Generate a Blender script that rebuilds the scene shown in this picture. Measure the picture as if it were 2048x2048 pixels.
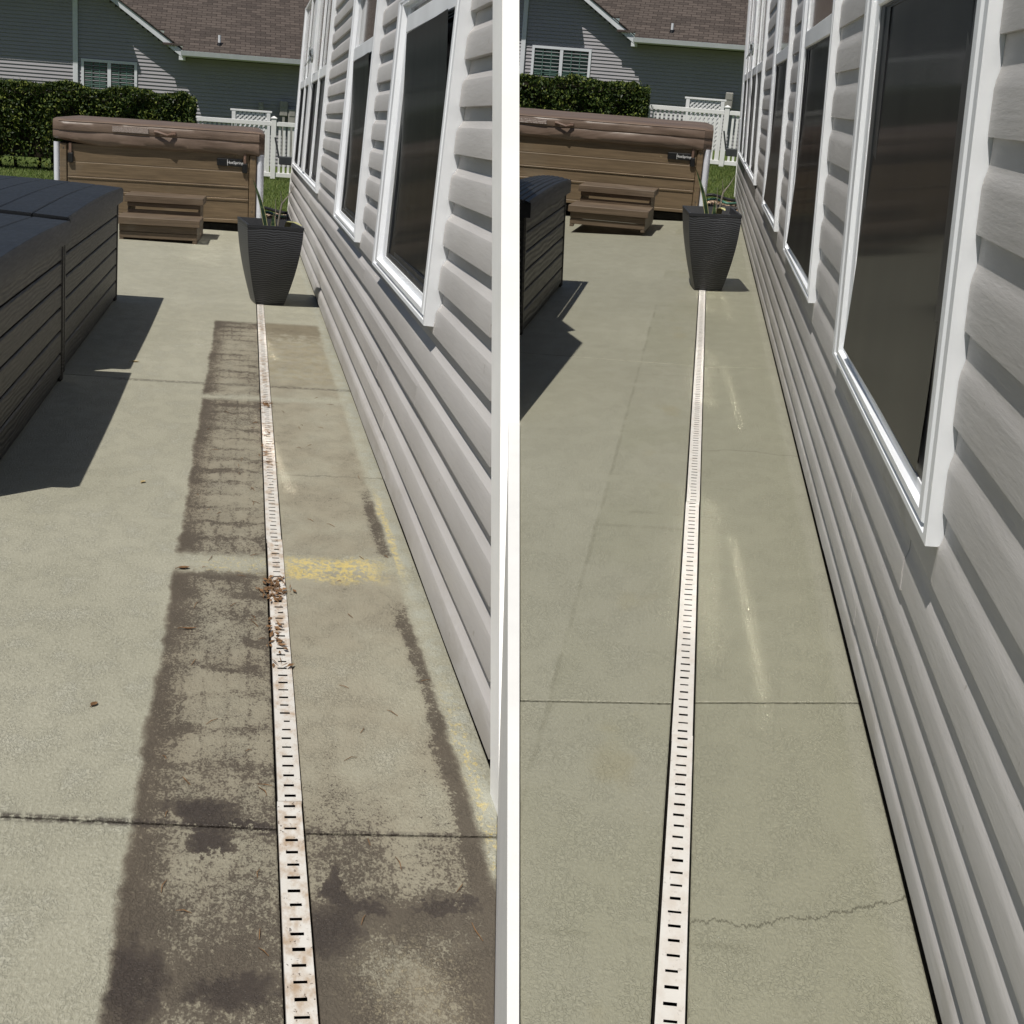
import bpy, math, random
from mathutils import Matrix, Vector, noise as mnoise

for o in list(bpy.data.objects):
    bpy.data.objects.remove(o, do_unlink=True)
S = bpy.context.scene
COL = S.collection

# ---------------------------------------------------------------- camera
cam_d = bpy.data.cameras.new('camera'); cam_d.sensor_width = 36; cam_d.lens = 51
cam_d.clip_start = 0.02; cam_d.clip_end = 2000
cam = bpy.data.objects.new('camera', cam_d); COL.objects.link(cam)
CAMR = Matrix(((0.99905, -0.04362, 0.0), (0.01133, 0.25953, -0.96567), (0.04212, 0.96475, 0.25977)))
cam.matrix_world = Matrix.Translation((0, 0, 1.5)) @ CAMR.to_quaternion().to_matrix().to_4x4()
S.camera = cam

# ---------------------------------------------------------------- sky, sun, exposure
SUN_DIR = Vector((-0.24, -0.42, 1.0)).normalized()          # from the ground towards the sun
w = bpy.data.worlds.new('World'); S.world = w; w.use_nodes = True
wn = w.node_tree.nodes; wl = w.node_tree.links
sky = wn.new('ShaderNodeTexSky'); sky.sky_type = 'NISHITA'; sky.sun_disc = False
sky.sun_elevation = math.asin(SUN_DIR.z)
sky.sun_rotation = math.atan2(SUN_DIR.x, SUN_DIR.y)
wl.new(sky.outputs[0], wn['Background'].inputs[0]); wn['Background'].inputs[1].default_value = 0.05
sun_d = bpy.data.lights.new('sun', 'SUN'); sun_d.energy = 5.0; sun_d.angle = math.radians(0.53)
sun_d.color = (1.0, 0.955, 0.88)
sun = bpy.data.objects.new('sun', sun_d); COL.objects.link(sun)
sun.rotation_euler = (-SUN_DIR).to_track_quat('-Z', 'Y').to_euler()
S.view_settings.view_transform = 'Standard'; S.view_settings.look = 'None'
S.view_settings.exposure = -0.08; S.view_settings.gamma = 1.0; S.view_settings.use_curve_mapping = False
S.render.engine = 'CYCLES'
S.cycles.use_denoising = True; S.cycles.max_bounces = 6; S.cycles.diffuse_bounces = 3
S.cycles.caustics_reflective = True; S.cycles.caustics_refractive = False; S.cycles.blur_glossy = 0.0; S.cycles.use_guiding = True; S.cycles.use_volume_guiding = False
S.cycles.sample_clamp_indirect = 0.0

# ---------------------------------------------------------------- places: the unwashed patio and the raised, washed patio
def place(rot, foot):
    return Matrix.Translation(foot) @ Matrix(rot).to_quaternion().to_matrix().to_4x4()
PA = place(((0.98213, -0.18343, 0.04227), (0.18310, 0.98301, 0.01276), (-0.04390, -0.00480, 0.99902)), (-0.0634, -0.0191, 0.0015))
PB = place(((0.99285, 0.11899, -0.00843), (-0.11911, 0.99274, -0.01662), (0.00634, 0.01751, 0.99983)), (0.0067, 0.0133, 0.7001))
FA = place(((0.98272, -0.18343, 0.02527), (0.18323, 0.98301, 0.00958), (-0.02670, -0.00480, 0.99963)), (-0.0380, -0.0144, 0.0006))   # yard behind the first
FB = place(((0.99233, 0.11899, 0.03349), (-0.11832, 0.99274, -0.02160), (-0.03582, 0.01751, 0.99920)), (-0.0268, 0.0173, 0.7006))   # yard behind the second

# ---------------------------------------------------------------- mesh helpers
class MB:
    def __init__(s): s.v = []; s.f = []; s.sm = []
    def add(s, vs, fs, smooth=False):
        b = len(s.v); s.v += [tuple(p) for p in vs]
        for f in fs: s.f.append([b + i for i in f]); s.sm.append(smooth)
        return s
    def box(s, x0, x1, y0, y1, z0, z1, c=0.0):
        if c <= 0:
            v = [(x, y, z) for z in (z0, z1) for y in (y0, y1) for x in (x0, x1)]
            return s.add(v, [(0, 2, 3, 1), (4, 5, 7, 6), (0, 1, 5, 4), (2, 6, 7, 3), (0, 4, 6, 2), (1, 3, 7, 5)])
        c = min(c, (x1 - x0) * .45, (y1 - y0) * .45, (z1 - z0) * .45)
        X = (x0, x1); Y = (y0, y1); Z = (z0, z1); v = []; idx = {}
        for i in (0, 1):
            for j in (0, 1):
                for k in (0, 1):
                    sx, sy, sz = (c if i == 0 else -c), (c if j == 0 else -c), (c if k == 0 else -c)
                    idx[i, j, k, 0] = len(v); v.append((X[i], Y[j] + sy, Z[k] + sz))
                    idx[i, j, k, 1] = len(v); v.append((X[i] + sx, Y[j], Z[k] + sz))
                    idx[i, j, k, 2] = len(v); v.append((X[i] + sx, Y[j] + sy, Z[k]))
        f = []
        for i in (0, 1):
            q = [idx[i, 0, 0, 0], idx[i, 1, 0, 0], idx[i, 1, 1, 0], idx[i, 0, 1, 0]]; f.append(q if i else q[::-1])
            q = [idx[0, i, 0, 1], idx[1, i, 0, 1], idx[1, i, 1, 1], idx[0, i, 1, 1]]; f.append(q[::-1] if i else q)
            q = [idx[0, 0, i, 2], idx[1, 0, i, 2], idx[1, 1, i, 2], idx[0, 1, i, 2]]; f.append(q if i else q[::-1])
        for i in (0, 1):
            for j in (0, 1):
                f.append([idx[i, j, 0, 0], idx[i, j, 0, 1], idx[i, j, 1, 1], idx[i, j, 1, 0]])
                f.append([idx[i, 0, j, 0], idx[i, 0, j, 2], idx[i, 1, j, 2], idx[i, 1, j, 0]])
                f.append([idx[0, i, j, 1], idx[0, i, j, 2], idx[1, i, j, 2], idx[1, i, j, 1]])
                for k in (0, 1):
                    f.append([idx[i, j, k, 0], idx[i, j, k, 1], idx[i, j, k, 2]])
        return s.add(v, f)
    def prism(s, poly, z0, z1):                       # poly in XY, counter-clockwise
        n = len(poly)
        v = [(x, y, z0) for x, y in poly] + [(x, y, z1) for x, y in poly]
        return s.add(v, [list(range(n))[::-1], list(range(n, 2 * n))] + [(i, (i + 1) % n, n + (i + 1) % n, n + i) for i in range(n)])
    def prism_x(s, poly, x0, x1):                     # poly in YZ
        n = len(poly)
        v = [(x0, y, z) for y, z in poly] + [(x1, y, z) for y, z in poly]
        return s.add(v, [list(range(n))[::-1], list(range(n, 2 * n))] + [(i, (i + 1) % n, n + (i + 1) % n, n + i) for i in range(n)])
    def prism_y(s, poly, y0, y1):                     # poly in XZ
        n = len(poly)
        v = [(x, y0, z) for x, z in poly] + [(x, y1, z) for x, z in poly]
        return s.add(v, [list(range(n)), list(range(n, 2 * n))[::-1]] + [(i, n + i, n + (i + 1) % n, (i + 1) % n) for i in range(n)])
    def tube(s, pts, r, n=8, caps=True):
        pts = [Vector(p) for p in pts]; rings = []
        for i, p in enumerate(pts):
            d = (pts[min(i + 1, len(pts) - 1)] - pts[max(i - 1, 0)]).normalized()
            u = d.orthogonal().normalized() if i == 0 else (u - d * u.dot(d)).normalized()
            q = d.cross(u); rr = r[i] if isinstance(r, (list, tuple)) else r
            rings.append([p + (u * math.cos(a) + q * math.sin(a)) * rr for a in [2 * math.pi * k / n for k in range(n)]])
        v = [x for g in rings for x in g]; f = []
        for i in range(len(pts) - 1):
            for k in range(n):
                f.append((i * n + k, i * n + (k + 1) % n, (i + 1) * n + (k + 1) % n, (i + 1) * n + k))
        if caps: f += [list(range(n))[::-1], [(len(pts) - 1) * n + k for k in range(n)]]
        return s.add(v, f, True)
    def loft(s, rings, caps=True, smooth=True):       # closed rings with equal counts
        n = len(rings[0]); v = [p for g in rings for p in g]; f = []
        for i in range(len(rings) - 1):
            for k in range(n): f.append((i * n + k, i * n + (k + 1) % n, (i + 1) * n + (k + 1) % n, (i + 1) * n + k))
        if caps: f += [list(range(n))[::-1], [(len(rings) - 1) * n + k for k in range(n)]]
        return s.add(v, f, smooth)
    def sheet(s, rows, smooth=True):                  # open grid
        n = len(rows[0]); v = [p for g in rows for p in g]
        return s.add(v, [(i * n + k, i * n + k + 1, (i + 1) * n + k + 1, (i + 1) * n + k) for i in range(len(rows) - 1) for k in range(n - 1)], smooth)
    def mesh(s, name, mat):
        m = bpy.data.meshes.new(name); m.from_pydata(s.v, [], s.f); m.update()
        m.polygons.foreach_set('use_smooth', s.sm)
        for t in (mat if isinstance(mat, (list, tuple)) else [mat]): m.materials.append(t)
        if any(s.sm): m.set_sharp_from_angle(angle=math.radians(38))
        return m
    def build(s, name, mat, parent=None, loc=None):
        o = bpy.data.objects.new(name, s.mesh(name, mat)); COL.objects.link(o)
        if parent is not None: o.parent = parent
        if loc: o.location = loc
        return o

def tag(o, label=None, cat=None, group=None, kind=None):
    if label: o['label'] = label
    if cat: o['category'] = cat
    if group: o['group'] = group
    if kind: o['kind'] = kind
    return o
def thing(name, P, loc, label, cat, group=None, rz=0.0, local=None):
    o = bpy.data.objects.new(name, None); COL.objects.link(o); o.empty_display_size = .1
    o.matrix_world = P @ Matrix.Translation(loc) @ Matrix.Rotation(rz, 4, 'Z') @ (local or Matrix())
    return tag(o, label, cat, group)
def link_mesh(name, me, parent, loc=(0, 0, 0), rot=None, sc=None):
    o = bpy.data.objects.new(name, me); COL.objects.link(o); o.parent = parent; o.location = loc
    if rot: o.rotation_euler = rot
    if sc: o.scale = sc
    return o
def solo(name, mb, mat, P, loc, label, cat, group=None, rz=0.0):
    o = mb.build(name, mat); o.matrix_world = P @ Matrix.Translation(loc) @ Matrix.Rotation(rz, 4, 'Z')
    return tag(o, label, cat, group)
def struct(name, mb, mat, P=Matrix(), kind='structure'):
    o = mb.build(name, mat); o.matrix_world = P; o['kind'] = kind
    return o

# ---------------------------------------------------------------- material helpers
class NT:
    def __init__(s, name, rough=0.6, spec=0.5):
        s.m = bpy.data.materials.new(name); s.m.use_nodes = True; s.t = s.m.node_tree
        s.b = s.t.nodes['Principled BSDF']; s.b.inputs['Roughness'].default_value = rough
        s.b.inputs['Specular IOR Level'].default_value = spec
        s.tc = s.t.nodes.new('ShaderNodeTexCoord'); s.obj = s.tc.outputs['Object']
    def set(s, sock, val):
        if isinstance(val, bpy.types.NodeSocket): s.t.links.new(val, sock)
        elif isinstance(val, (tuple, list)) and len(val) == 3 and sock.type == 'RGBA': sock.default_value = (*val, 1)
        else: sock.default_value = val
    def M(s, op, a, b=0.0, c=0.0, clamp=False):
        n = s.t.nodes.new('ShaderNodeMath'); n.operation = op; n.use_clamp = clamp
        for k, x in zip(n.inputs, (a, b, c)): s.set(k, x)
        return n.outputs[0]
    def add(s, a, b): return s.M('ADD', a, b)
    def sub(s, a, b): return s.M('SUBTRACT', a, b)
    def mul(s, *a):
        r = a[0]
        for x in a[1:]: r = s.M('MULTIPLY', r, x)
        return r
    def mx(s, *a):
        r = a[0]
        for x in a[1:]: r = s.M('MAXIMUM', r, x)
        return r
    def clamp(s, a): return s.M('ADD', a, 0.0, clamp=True)
    def inv(s, a): return s.M('SUBTRACT', 1.0, a)
    def ss(s, x, a, b):                                # smoothstep a..b -> 0..1 (a may exceed b)
        n = s.t.nodes.new('ShaderNodeMapRange'); n.interpolation_type = 'SMOOTHSTEP'
        lo, hi, r0, r1 = (a, b, 0.0, 1.0) if not isinstance(a, (int, float)) or not isinstance(b, (int, float)) or a < b else (b, a, 1.0, 0.0)
        s.set(n.inputs['Value'], x); s.set(n.inputs['From Min'], lo); s.set(n.inputs['From Max'], hi)
        n.inputs['To Min'].default_value = r0; n.inputs['To Max'].default_value = r1
        return n.outputs[0]
    def band(s, x, a, b, e): return s.mul(s.ss(x, a - e, a + e), s.ss(x, b + e, b - e))
    def sep(s, v):
        n = s.t.nodes.new('ShaderNodeSeparateXYZ'); s.set(n.inputs[0], v); return n.outputs
    def comb(s, x, y, z):
        n = s.t.nodes.new('ShaderNodeCombineXYZ')
        for k, q in zip(n.inputs, (x, y, z)): s.set(k, q)
        return n.outputs[0]
    def scale(s, v, sx, sy, sz, off=(0, 0, 0)):
        n = s.t.nodes.new('ShaderNodeMapping'); s.set(n.inputs[0], v)
        n.inputs['Scale'].default_value = (sx, sy, sz); n.inputs['Location'].default_value = off
        return n.outputs[0]
    def noise(s, v, sc, det=3.0, rough=0.55, dist=0.0, color=False):
        n = s.t.nodes.new('ShaderNodeTexNoise'); s.set(n.inputs['Vector'], v)
        n.inputs['Scale'].default_value = sc; n.inputs['Detail'].default_value = det
        n.inputs['Roughness'].default_value = rough; n.inputs['Distortion'].default_value = dist
        return n.outputs['Color' if color else 'Fac']
    def vor(s, v, sc, feat='F1', rnd=1.0):
        n = s.t.nodes.new('ShaderNodeTexVoronoi'); n.feature = feat; s.set(n.inputs['Vector'], v)
        n.inputs['Scale'].default_value = sc; n.inputs['Randomness'].default_value = rnd
        return n.outputs['Distance']
    def wave(s, v, sc, dist=0.0, det=2.0, dsc=1.0, axis='X', prof='SIN'):
        n = s.t.nodes.new('ShaderNodeTexWave'); n.bands_direction = axis; n.wave_profile = prof; s.set(n.inputs['Vector'], v)
        n.inputs['Scale'].default_value = sc; n.inputs['Distortion'].default_value = dist
        n.inputs['Detail'].default_value = det; n.inputs['Detail Scale'].default_value = dsc
        return n.outputs['Fac']
    def mix(s, f, a, b, mode='MIX'):
        n = s.t.nodes.new('ShaderNodeMix'); n.data_type = 'RGBA'; n.blend_type = mode
        s.set(n.inputs[0], f); s.set(n.inputs[6], a); s.set(n.inputs[7], b)
        return n.outputs[2]
    def bump(s, h, strength=0.5, dist=0.01, nrm=None):
        n = s.t.nodes.new('ShaderNodeBump'); n.inputs['Strength'].default_value = strength
        n.inputs['Distance'].default_value = dist; s.set(n.inputs['Height'], h)
        if nrm is not None: s.set(n.inputs['Normal'], nrm)
        return n.outputs[0]
    def rnd(s):
        return s.t.nodes.new('ShaderNodeNewGeometry').outputs['Random Per Island']
    def orand(s):
        return s.t.nodes.new('ShaderNodeObjectInfo').outputs['Random']
    def out(s, col=None, rough=None, nrm=None, **kw):
        if col is not None: s.set(s.b.inputs['Base Color'], col)
        if rough is not None: s.set(s.b.inputs['Roughness'], rough)
        if nrm is not None: s.set(s.b.inputs['Normal'], nrm)
        for k, x in kw.items(): s.set(s.b.inputs[k.replace('_', ' ')], x)
        return s.m
def lin(r, g, b):
    f = lambda c: (c / 255 / 12.92) if c / 255 <= .04045 else ((c / 255 + .055) / 1.055) ** 2.4
    return (f(r), f(g), f(b))
def plain(name, col, rough=.6, spec=.4, var=.12, sc=6.0, bumps=None, metallic=0.0):
    t = NT(name, rough, spec); n = t.noise(t.obj, sc, 4)
    c = t.mix(t.ss(n, .3, .7), tuple(x * (1 - var) for x in col), tuple(min(1, x * (1 + var)) for x in col))
    nr = t.bump(t.noise(t.obj, bumps[0], 3), bumps[1], bumps[2]) if bumps else None
    return t.out(c, t.add(t.mul(n, .2), rough - .1), nr, Metallic=metallic)

# ---- concrete
CLEAN = (0.328, 0.318, 0.252); CLEAN2 = (0.296, 0.287, 0.224)
def concrete_base(t, k):
    """k scales the pattern; depth is drawn out longer than width."""
    v = t.scale(t.obj, k, k * .58, k)
    big = t.noise(v, 1.3, 3, .6); mid = t.noise(v, 9, 4, .62); fine = t.noise(v, 125, 3, .65)
    worm = t.noise(v, 118, 2, .55, .5)
    gate = t.ss(mid, .40, .62)
    ridge = t.ss(t.M('ABSOLUTE', t.sub(worm, .5)), 0.0, .06)
    skin = t.sub(1.0, t.mul(t.sub(1.0, ridge), t.add(.2, t.mul(gate, .8))))   # short worm-like troughs between trowelled islands
    return v, big, mid, fine, worm, skin
def make_concrete_dirty():
    t = NT('stained_concrete', .75, .3)
    v, big, mid, fine, worm, skin = concrete_base(t, 1.0)
    X, Y, _ = t.sep(t.obj)
    n1 = t.noise(v, 17, 4, .65); n2 = t.noise(v, 58, 3, .7); n3 = t.noise(v, 170, 2, .6); nb = t.noise(v, 3.4, 4, .6)
    wob = t.sub(n1, .5); wob2 = t.sub(nb, .5)
    x = t.add(X, t.add(t.mul(wob, .040), t.mul(wob2, .035))); y = t.add(Y, t.add(t.mul(wob, .16), t.mul(wob2, .14)))
    col = t.mix(t.ss(big, .35, .7), CLEAN2, CLEAN)
    col = t.mix(t.mul(t.ss(mid, .52, .70), .40), col, (.39, .385, .325))
    col = t.mix(t.mul(t.inv(skin), .06), col, (.17, .165, .115))
    col = t.mix(t.mul(t.ss(fine, .50, .72), .42), col, (.47, .465, .385)); col = t.mix(t.mul(t.ss(fine, .46, .28), .42), col, (.17, .168, .125))
    # three mats lay here, one behind the other, across the drain
    mats = t.mx(t.band(y, -3, 4.82, .06), t.band(y, 5.02, 7.99, .06), t.band(y, 8.13, 11.16, .07))
    inx = t.band(x, -.19, .565, .012)
    mat = t.mul(mats, inx)
    left = t.ss(X, .15, .14); right = t.inv(left)
    rimL = t.ss(t.add(x, t.mul(t.sub(nb, .5), .12)), -.07, -.20); rimR = t.band(x, .52, .575, .02)
    rimT = t.mx(t.band(y, 10.8, 11.25, .12), t.band(y, 7.2, 8.05, .35), t.band(y, 4.1, 4.86, .3), t.band(y, 4.97, 5.3, .12))
    near = t.ss(Y, 3.7, 2.5); front = t.ss(Y, 2.75, 2.25)
    # films: brown on the left of the drain, a thin tan one on the right
    film = t.mul(left, mat, t.clamp(t.add(t.add(.62, t.mul(rimL, .4)), t.mul(t.sub(nb, .5), 1.1))))
    col = t.mix(t.mul(film, .9), col, (.215, .185, .134))
    col = t.mix(t.mul(right, mat, t.add(.30, t.mul(t.ss(nb, .28, .58), .50))), col, (.255, .230, .172))
    far = t.mul(right, t.band(Y, 10.25, 11.2, .08), t.band(x, .17, .58, .02), t.ss(t.add(n1, t.mul(t.ss(Y, 10.3, 11.0), .3)), .42, .68)); col = t.mix(t.mul(far, .75), col, (.155, .130, .085))
    olive = t.mul(right, t.band(Y, 8.6, 10.4, .3), t.ss(n1, .40, .62), mat); col = t.mix(t.mul(olive, .5), col, (.27, .235, .145))
    # waffle imprint
    gx = t.ss(t.M('ABSOLUTE', t.sub(t.M('FRACT', t.mul(t.add(x, t.mul(wob, .02)), 17.0)), .5)), .34, .48)
    gy = t.ss(t.M('ABSOLUTE', t.sub(t.M('FRACT', t.mul(t.add(y, t.mul(wob, .08)), 4.6)), .5)), .26, .46)
    wz = t.mul(t.band(Y, 3.2, 11, .3), t.band(X, -.15, .10, .04), t.ss(nb, .36, .56))
    line = t.mx(t.mul(gx, .6), gy)
    # stippled grime: D is how much of the surface the grains cover
    def ragged(cx, cy, rx, ry):
        px = t.add(X, t.mul(t.sub(n1, .5), .16)); py = t.add(Y, t.add(t.mul(t.sub(nb, .5), .35), t.mul(t.sub(n2, .5), .2)))
        d = t.add(t.M('POWER', t.M('DIVIDE', t.sub(px, cx), rx), 2.0), t.M('POWER', t.M('DIVIDE', t.sub(py, cy), ry), 2.0))
        return t.ss(d, 1.7, .2)
    bl = t.mx(ragged(-.05, 3.0, .075, .075), ragged(.02, 2.93, .10, .025), ragged(-.02, 2.84, .05, .06), ragged(.235, 2.66, .022, .13), ragged(.27, 2.60, .07, .03), ragged(.45, 2.585, .075, .026), ragged(.03, 2.32, .08, .07), ragged(.22, 2.50, .05, .10), ragged(-.15, 2.35, .05, .16))
    edge = t.add(Y, t.mul(t.sub(nb, .5), .5))
    wet = t.mul(right, t.ss(edge, 2.68, 2.56)); clear = t.mul(right, t.ss(Y, 2.58, 2.36), t.band(X, .25, .45, .07))
    D = t.add(t.mul(left, t.add(t.add(.43, t.mul(rimL, .27)), t.mul(rimT, .16))), t.mul(rimR, .50, t.mx(t.band(Y, 4.95, 6.0, .3), t.band(Y, 2.6, 4.40, .2))))
    D = t.add(D, t.add(t.mul(right, .21), t.add(t.mul(near, t.add(.12, t.mul(right, .18))), t.mul(front, .14))))
    D = t.add(D, t.add(t.mul(t.sub(nb, .5), .85), t.mul(t.sub(mid, .5), .5)))
    D = t.add(D, t.mul(wz, t.sub(t.mul(line, .26), .15)))
    D = t.sub(t.add(D, t.add(t.mul(wet, .30), t.mul(bl, .75))), t.mul(clear, .42))
    g_ = t.add(t.mul(n2, .5), t.mul(n3, .5))
    dark = t.mul(t.ss(t.add(g_, t.mul(t.sub(D, .5), .50)), .455, .575), mat)
    soft = t.mul(t.ss(D, .15, .75), mat)
    col = t.mix(t.mul(soft, .42), col, (.130, .108, .076))
    col = t.mix(t.mul(dark, .80), col, (.063, .050, .039))
    col = t.mix(t.mul(bl, mat, t.ss(D, .55, .9), .8), col, (.045, .036, .031))
    col = t.mix(t.mul(clear, t.ss(g_, .50, .62), .6), col, (.34, .30, .205))
    pep = t.mul(t.ss(n3, .70, .73), t.add(.15, t.mul(mat, t.add(.3, t.mul(near, .55))))); col = t.mix(pep, col, (.045, .036, .03))
    # grime in the control joints
    jn = t.mx(t.mul(t.ss(t.M('ABSOLUTE', t.sub(t.add(Y, t.mul(X, .11)), 2.943)), .030, .006), t.ss(X, .15, .12)), t.mul(t.ss(t.M('ABSOLUTE', t.sub(t.add(Y, t.mul(X, .05)), 2.922)), .018, .005), t.ss(X, .15, .18), .7), t.mul(t.ss(t.M('ABSOLUTE', t.sub(Y, 8.445)), .05, .02), t.ss(X, -.75, -.65), .6))
    col = t.mix(t.mul(jn, t.ss(n2, .36, .56), .88), col, (.045, .036, .03))
    # pollen swept into the gap between two mats and along the edge by the house
    yn = t.ss(t.add(t.mul(n2, .6), t.mul(n1, .5)), .47, .62)
    yel = t.mx(t.mul(t.band(y, 4.74, 5.0, .05), t.band(x, .17, .50, .08), yn), t.mul(t.band(y, 4.82, 4.98, .04), t.band(x, -.1, .13, .05), t.ss(n2, .54, .66), .6),
               t.mul(t.band(x, .575, .60, .008), t.band(Y, 4.9, 5.9, .3), yn), t.mul(t.band(x, .575, .615, .01), t.ss(Y, 4.0, 3.2), t.ss(n2, .50, .62), .8))
    col = t.mix(t.mul(yel, .9), col, (.54, .43, .16))
    col = t.mix(t.mul(t.band(x, .585, .64, .015), t.ss(n1, .4, .6), .35), col, (.36, .38, .345))
    cr = t.mul(t.ss(t.M('ABSOLUTE', t.sub(t.add(Y, t.mul(wob, .12)), 6.27)), .012, .003), t.ss(X, .17, .19)); col = t.mix(t.mul(cr, .55), col, (.14, .125, .095))
    h = t.add(t.mul(skin, .5), t.mul(fine, 1.3))
    nr = t.bump(h, .75, .0055)
    rough = t.sub(t.add(.50, t.mul(mid, .35)), t.mul(bl, mat, .30))
    return t.out(col, rough, nr)
def make_concrete_clean():
    t = NT('washed_concrete', .5, .4); k = 1.75
    v, big, mid, fine, worm, skin = concrete_base(t, k)
    X, Y, _ = t.sep(t.obj)
    wob = t.sub(t.noise(v, 5, 4, .6), .5)
    x = t.add(X, t.mul(wob, .012)); y = t.add(Y, t.mul(wob, .06))
    col = t.mix(t.ss(big, .3, .72), (.243, .237, .182), (.267, .261, .202))
    col = t.mix(t.mul(t.inv(skin), .08), col, (.15, .148, .10))
    col = t.mix(t.mul(t.ss(mid, .55, .75), .25), col, (.33, .33, .26))
    col = t.mix(t.mul(t.ss(fine, .50, .72), .16), col, (.40, .40, .33)); col = t.mix(t.mul(t.ss(fine, .46, .28), .14), col, (.13, .132, .095))
    mat = t.mul(t.ss(x, -.172, -.160), t.ss(x, .245, .225))
    damp = t.mul(mat, t.ss(t.add(big, t.mul(t.ss(X, .0, .05), .25)), .38, .62))
    col = t.mix(t.mul(damp, .36), col, (.212, .208, .140))
    # thin outlines where the mats lay
    e = .0022
    ln = t.mul(t.band(x, -.168, -.161, e), t.ss(Y, 6.0, 5.9))
    for yy in (5.93, 4.37, 4.52, 2.82, 2.72, 1.27): ln = t.mx(ln, t.mul(t.band(y, yy, yy + .014, .007), t.band(x, -.165, .1, .02), .8))
    col = t.mix(t.mul(ln, .30, t.ss(mid, .3, .6)), col, (.13, .125, .085))
    # crack near the wall side
    cy = t.add(t.add(1.318, t.mul(t.M('POWER', t.mx(t.sub(X, .03), 0.0), 2.0), 1.75)), t.mul(t.sub(t.noise(t.scale(t.obj, 26, 3, 1), 1.0, 6, .78), .5), .085))
    cr = t.mul(t.ss(t.M('ABSOLUTE', t.sub(Y, cy)), t.add(.0004, 0.0), t.add(.0012, t.mul(t.noise(v, 24, 3), .0036))), 1.0); cr = t.mul(t.inv(cr), t.ss(X, .033, .036))
    fa = t.mul(t.ss(t.M('ABSOLUTE', t.sub(t.add(Y, t.mul(wob, .1)), 3.42)), .006, .002), t.ss(X, .033, .036), .45)
    col = t.mix(t.mul(t.mx(cr, fa), .8), col, (.085, .08, .055))
    rust = t.mul(t.band(X, -.09, -.03, .02), t.ss(t.noise(v, 4, 3), .55, .7)); col = t.mix(t.mul(rust, .3), col, (.22, .19, .10))
    h = t.add(t.mul(skin, .7), t.mul(fine, 1.2))
    nr = t.bump(h, .60, .0030)
    rough = t.sub(t.add(.36, t.mul(mid, .30)), t.mul(damp, .10))
    return t.out(col, rough, nr)
M_conA = make_concrete_dirty(); M_conB = make_concrete_clean()

def make_vinyl(name, k):
    t = NT(name, .42, .45)
    g = t.noise(t.scale(t.obj, 60 * k, 6 * k, 60 * k), 1.0, 4, .65)
    b = t.noise(t.scale(t.obj, 2 * k, .8 * k, 2 * k), 1.0, 3)
    r = t.orand()
    c = t.mix(t.ss(b, .3, .7), (.40, .385, .375), (.475, .46, .45))
    c = t.mix(t.mul(r, .25), c, (.365, .35, .345))
    c = t.mix(t.mul(t.ss(g, .6, .75), .22), c, (.36, .345, .33))
    sp = t.ss(t.noise(t.obj, 26 * k, 2), .735, .75); c = t.mix(t.mul(sp, .5), c, (.25, .23, .2))
    sep = t.sep(t.obj)[2]; spl = t.mul(t.ss(t.noise(t.scale(t.obj, 9 * k, 3 * k, 9 * k), 1.0, 5, .7), .46, .66), t.ss(sep, .26 / k, .02 / k)); c = t.mix(t.mul(spl, .45), c, (.27, .245, .205))
    n = t.bump(g, .45, .0026 / k); n = t.bump(b, .35, .012 / k, n)
    return t.out(c, t.add(.34, t.mul(g, .25)), n)
M_vinA = make_vinyl('vinyl_siding', 1.0); M_vinB = make_vinyl('vinyl_siding_fine', 1.85)
M_pvc = plain('white_pvc', (.78, .80, .83), .35, .5, .04, 3)
M_corner = plain('white_corner_vinyl', (.80, .80, .79), .45, .4, .04, 3)
M_black = plain('dark_foundation', (.018, .017, .015), .9, .1, .3, 20)
M_core = plain('sheathing', (.10, .095, .09), .9, .1)
GLASS_REFL = .14
def make_glass(name, k):
    t = NT(name, .5, .12)
    v = t.noise(t.scale(t.obj, 1, 3 * k, .8 * k), 1.0, 2)
    c = t.mix(t.ss(v, .35, .7), (.0015, .0017, .0024), (.0035, .0040, .0048))
    m = t.out(c, t.add(.34, t.mul(v, .15)))
    gl = t.t.nodes.new('ShaderNodeBsdfGlossy'); gl.inputs['Roughness'].default_value = .08
    mixn = t.t.nodes.new('ShaderNodeMixShader'); mixn.inputs[0].default_value = GLASS_REFL
    t.t.links.new(t.b.outputs[0], mixn.inputs[1]); t.t.links.new(gl.outputs[0], mixn.inputs[2])
    t.t.links.new(mixn.outputs[0], t.t.nodes['Material Output'].inputs[0])
    return m
M_screen = make_glass('dark_screen', 1.0)
def make_upper():
    t = NT('reflecting_pane', .08, .8)
    X, Y, Z = t.sep(t.obj)
    a = t.ss(t.M('ABSOLUTE', t.sub(t.M('FRACT', t.mul(Y, 9.0)), .5)), .36, .44)
    b = t.ss(t.M('ABSOLUTE', t.sub(t.M('FRACT', t.mul(Z, 24.0)), .5)), .30, .42)
    c = t.mix(t.mul(t.mx(a, b), .7), (.075, .066, .055), (.02, .019, .018))
    return t.out(c)
M_upper = make_upper()
M_sash = plain('black_sash', (.012, .012, .014), .4, .4, .2)

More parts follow.
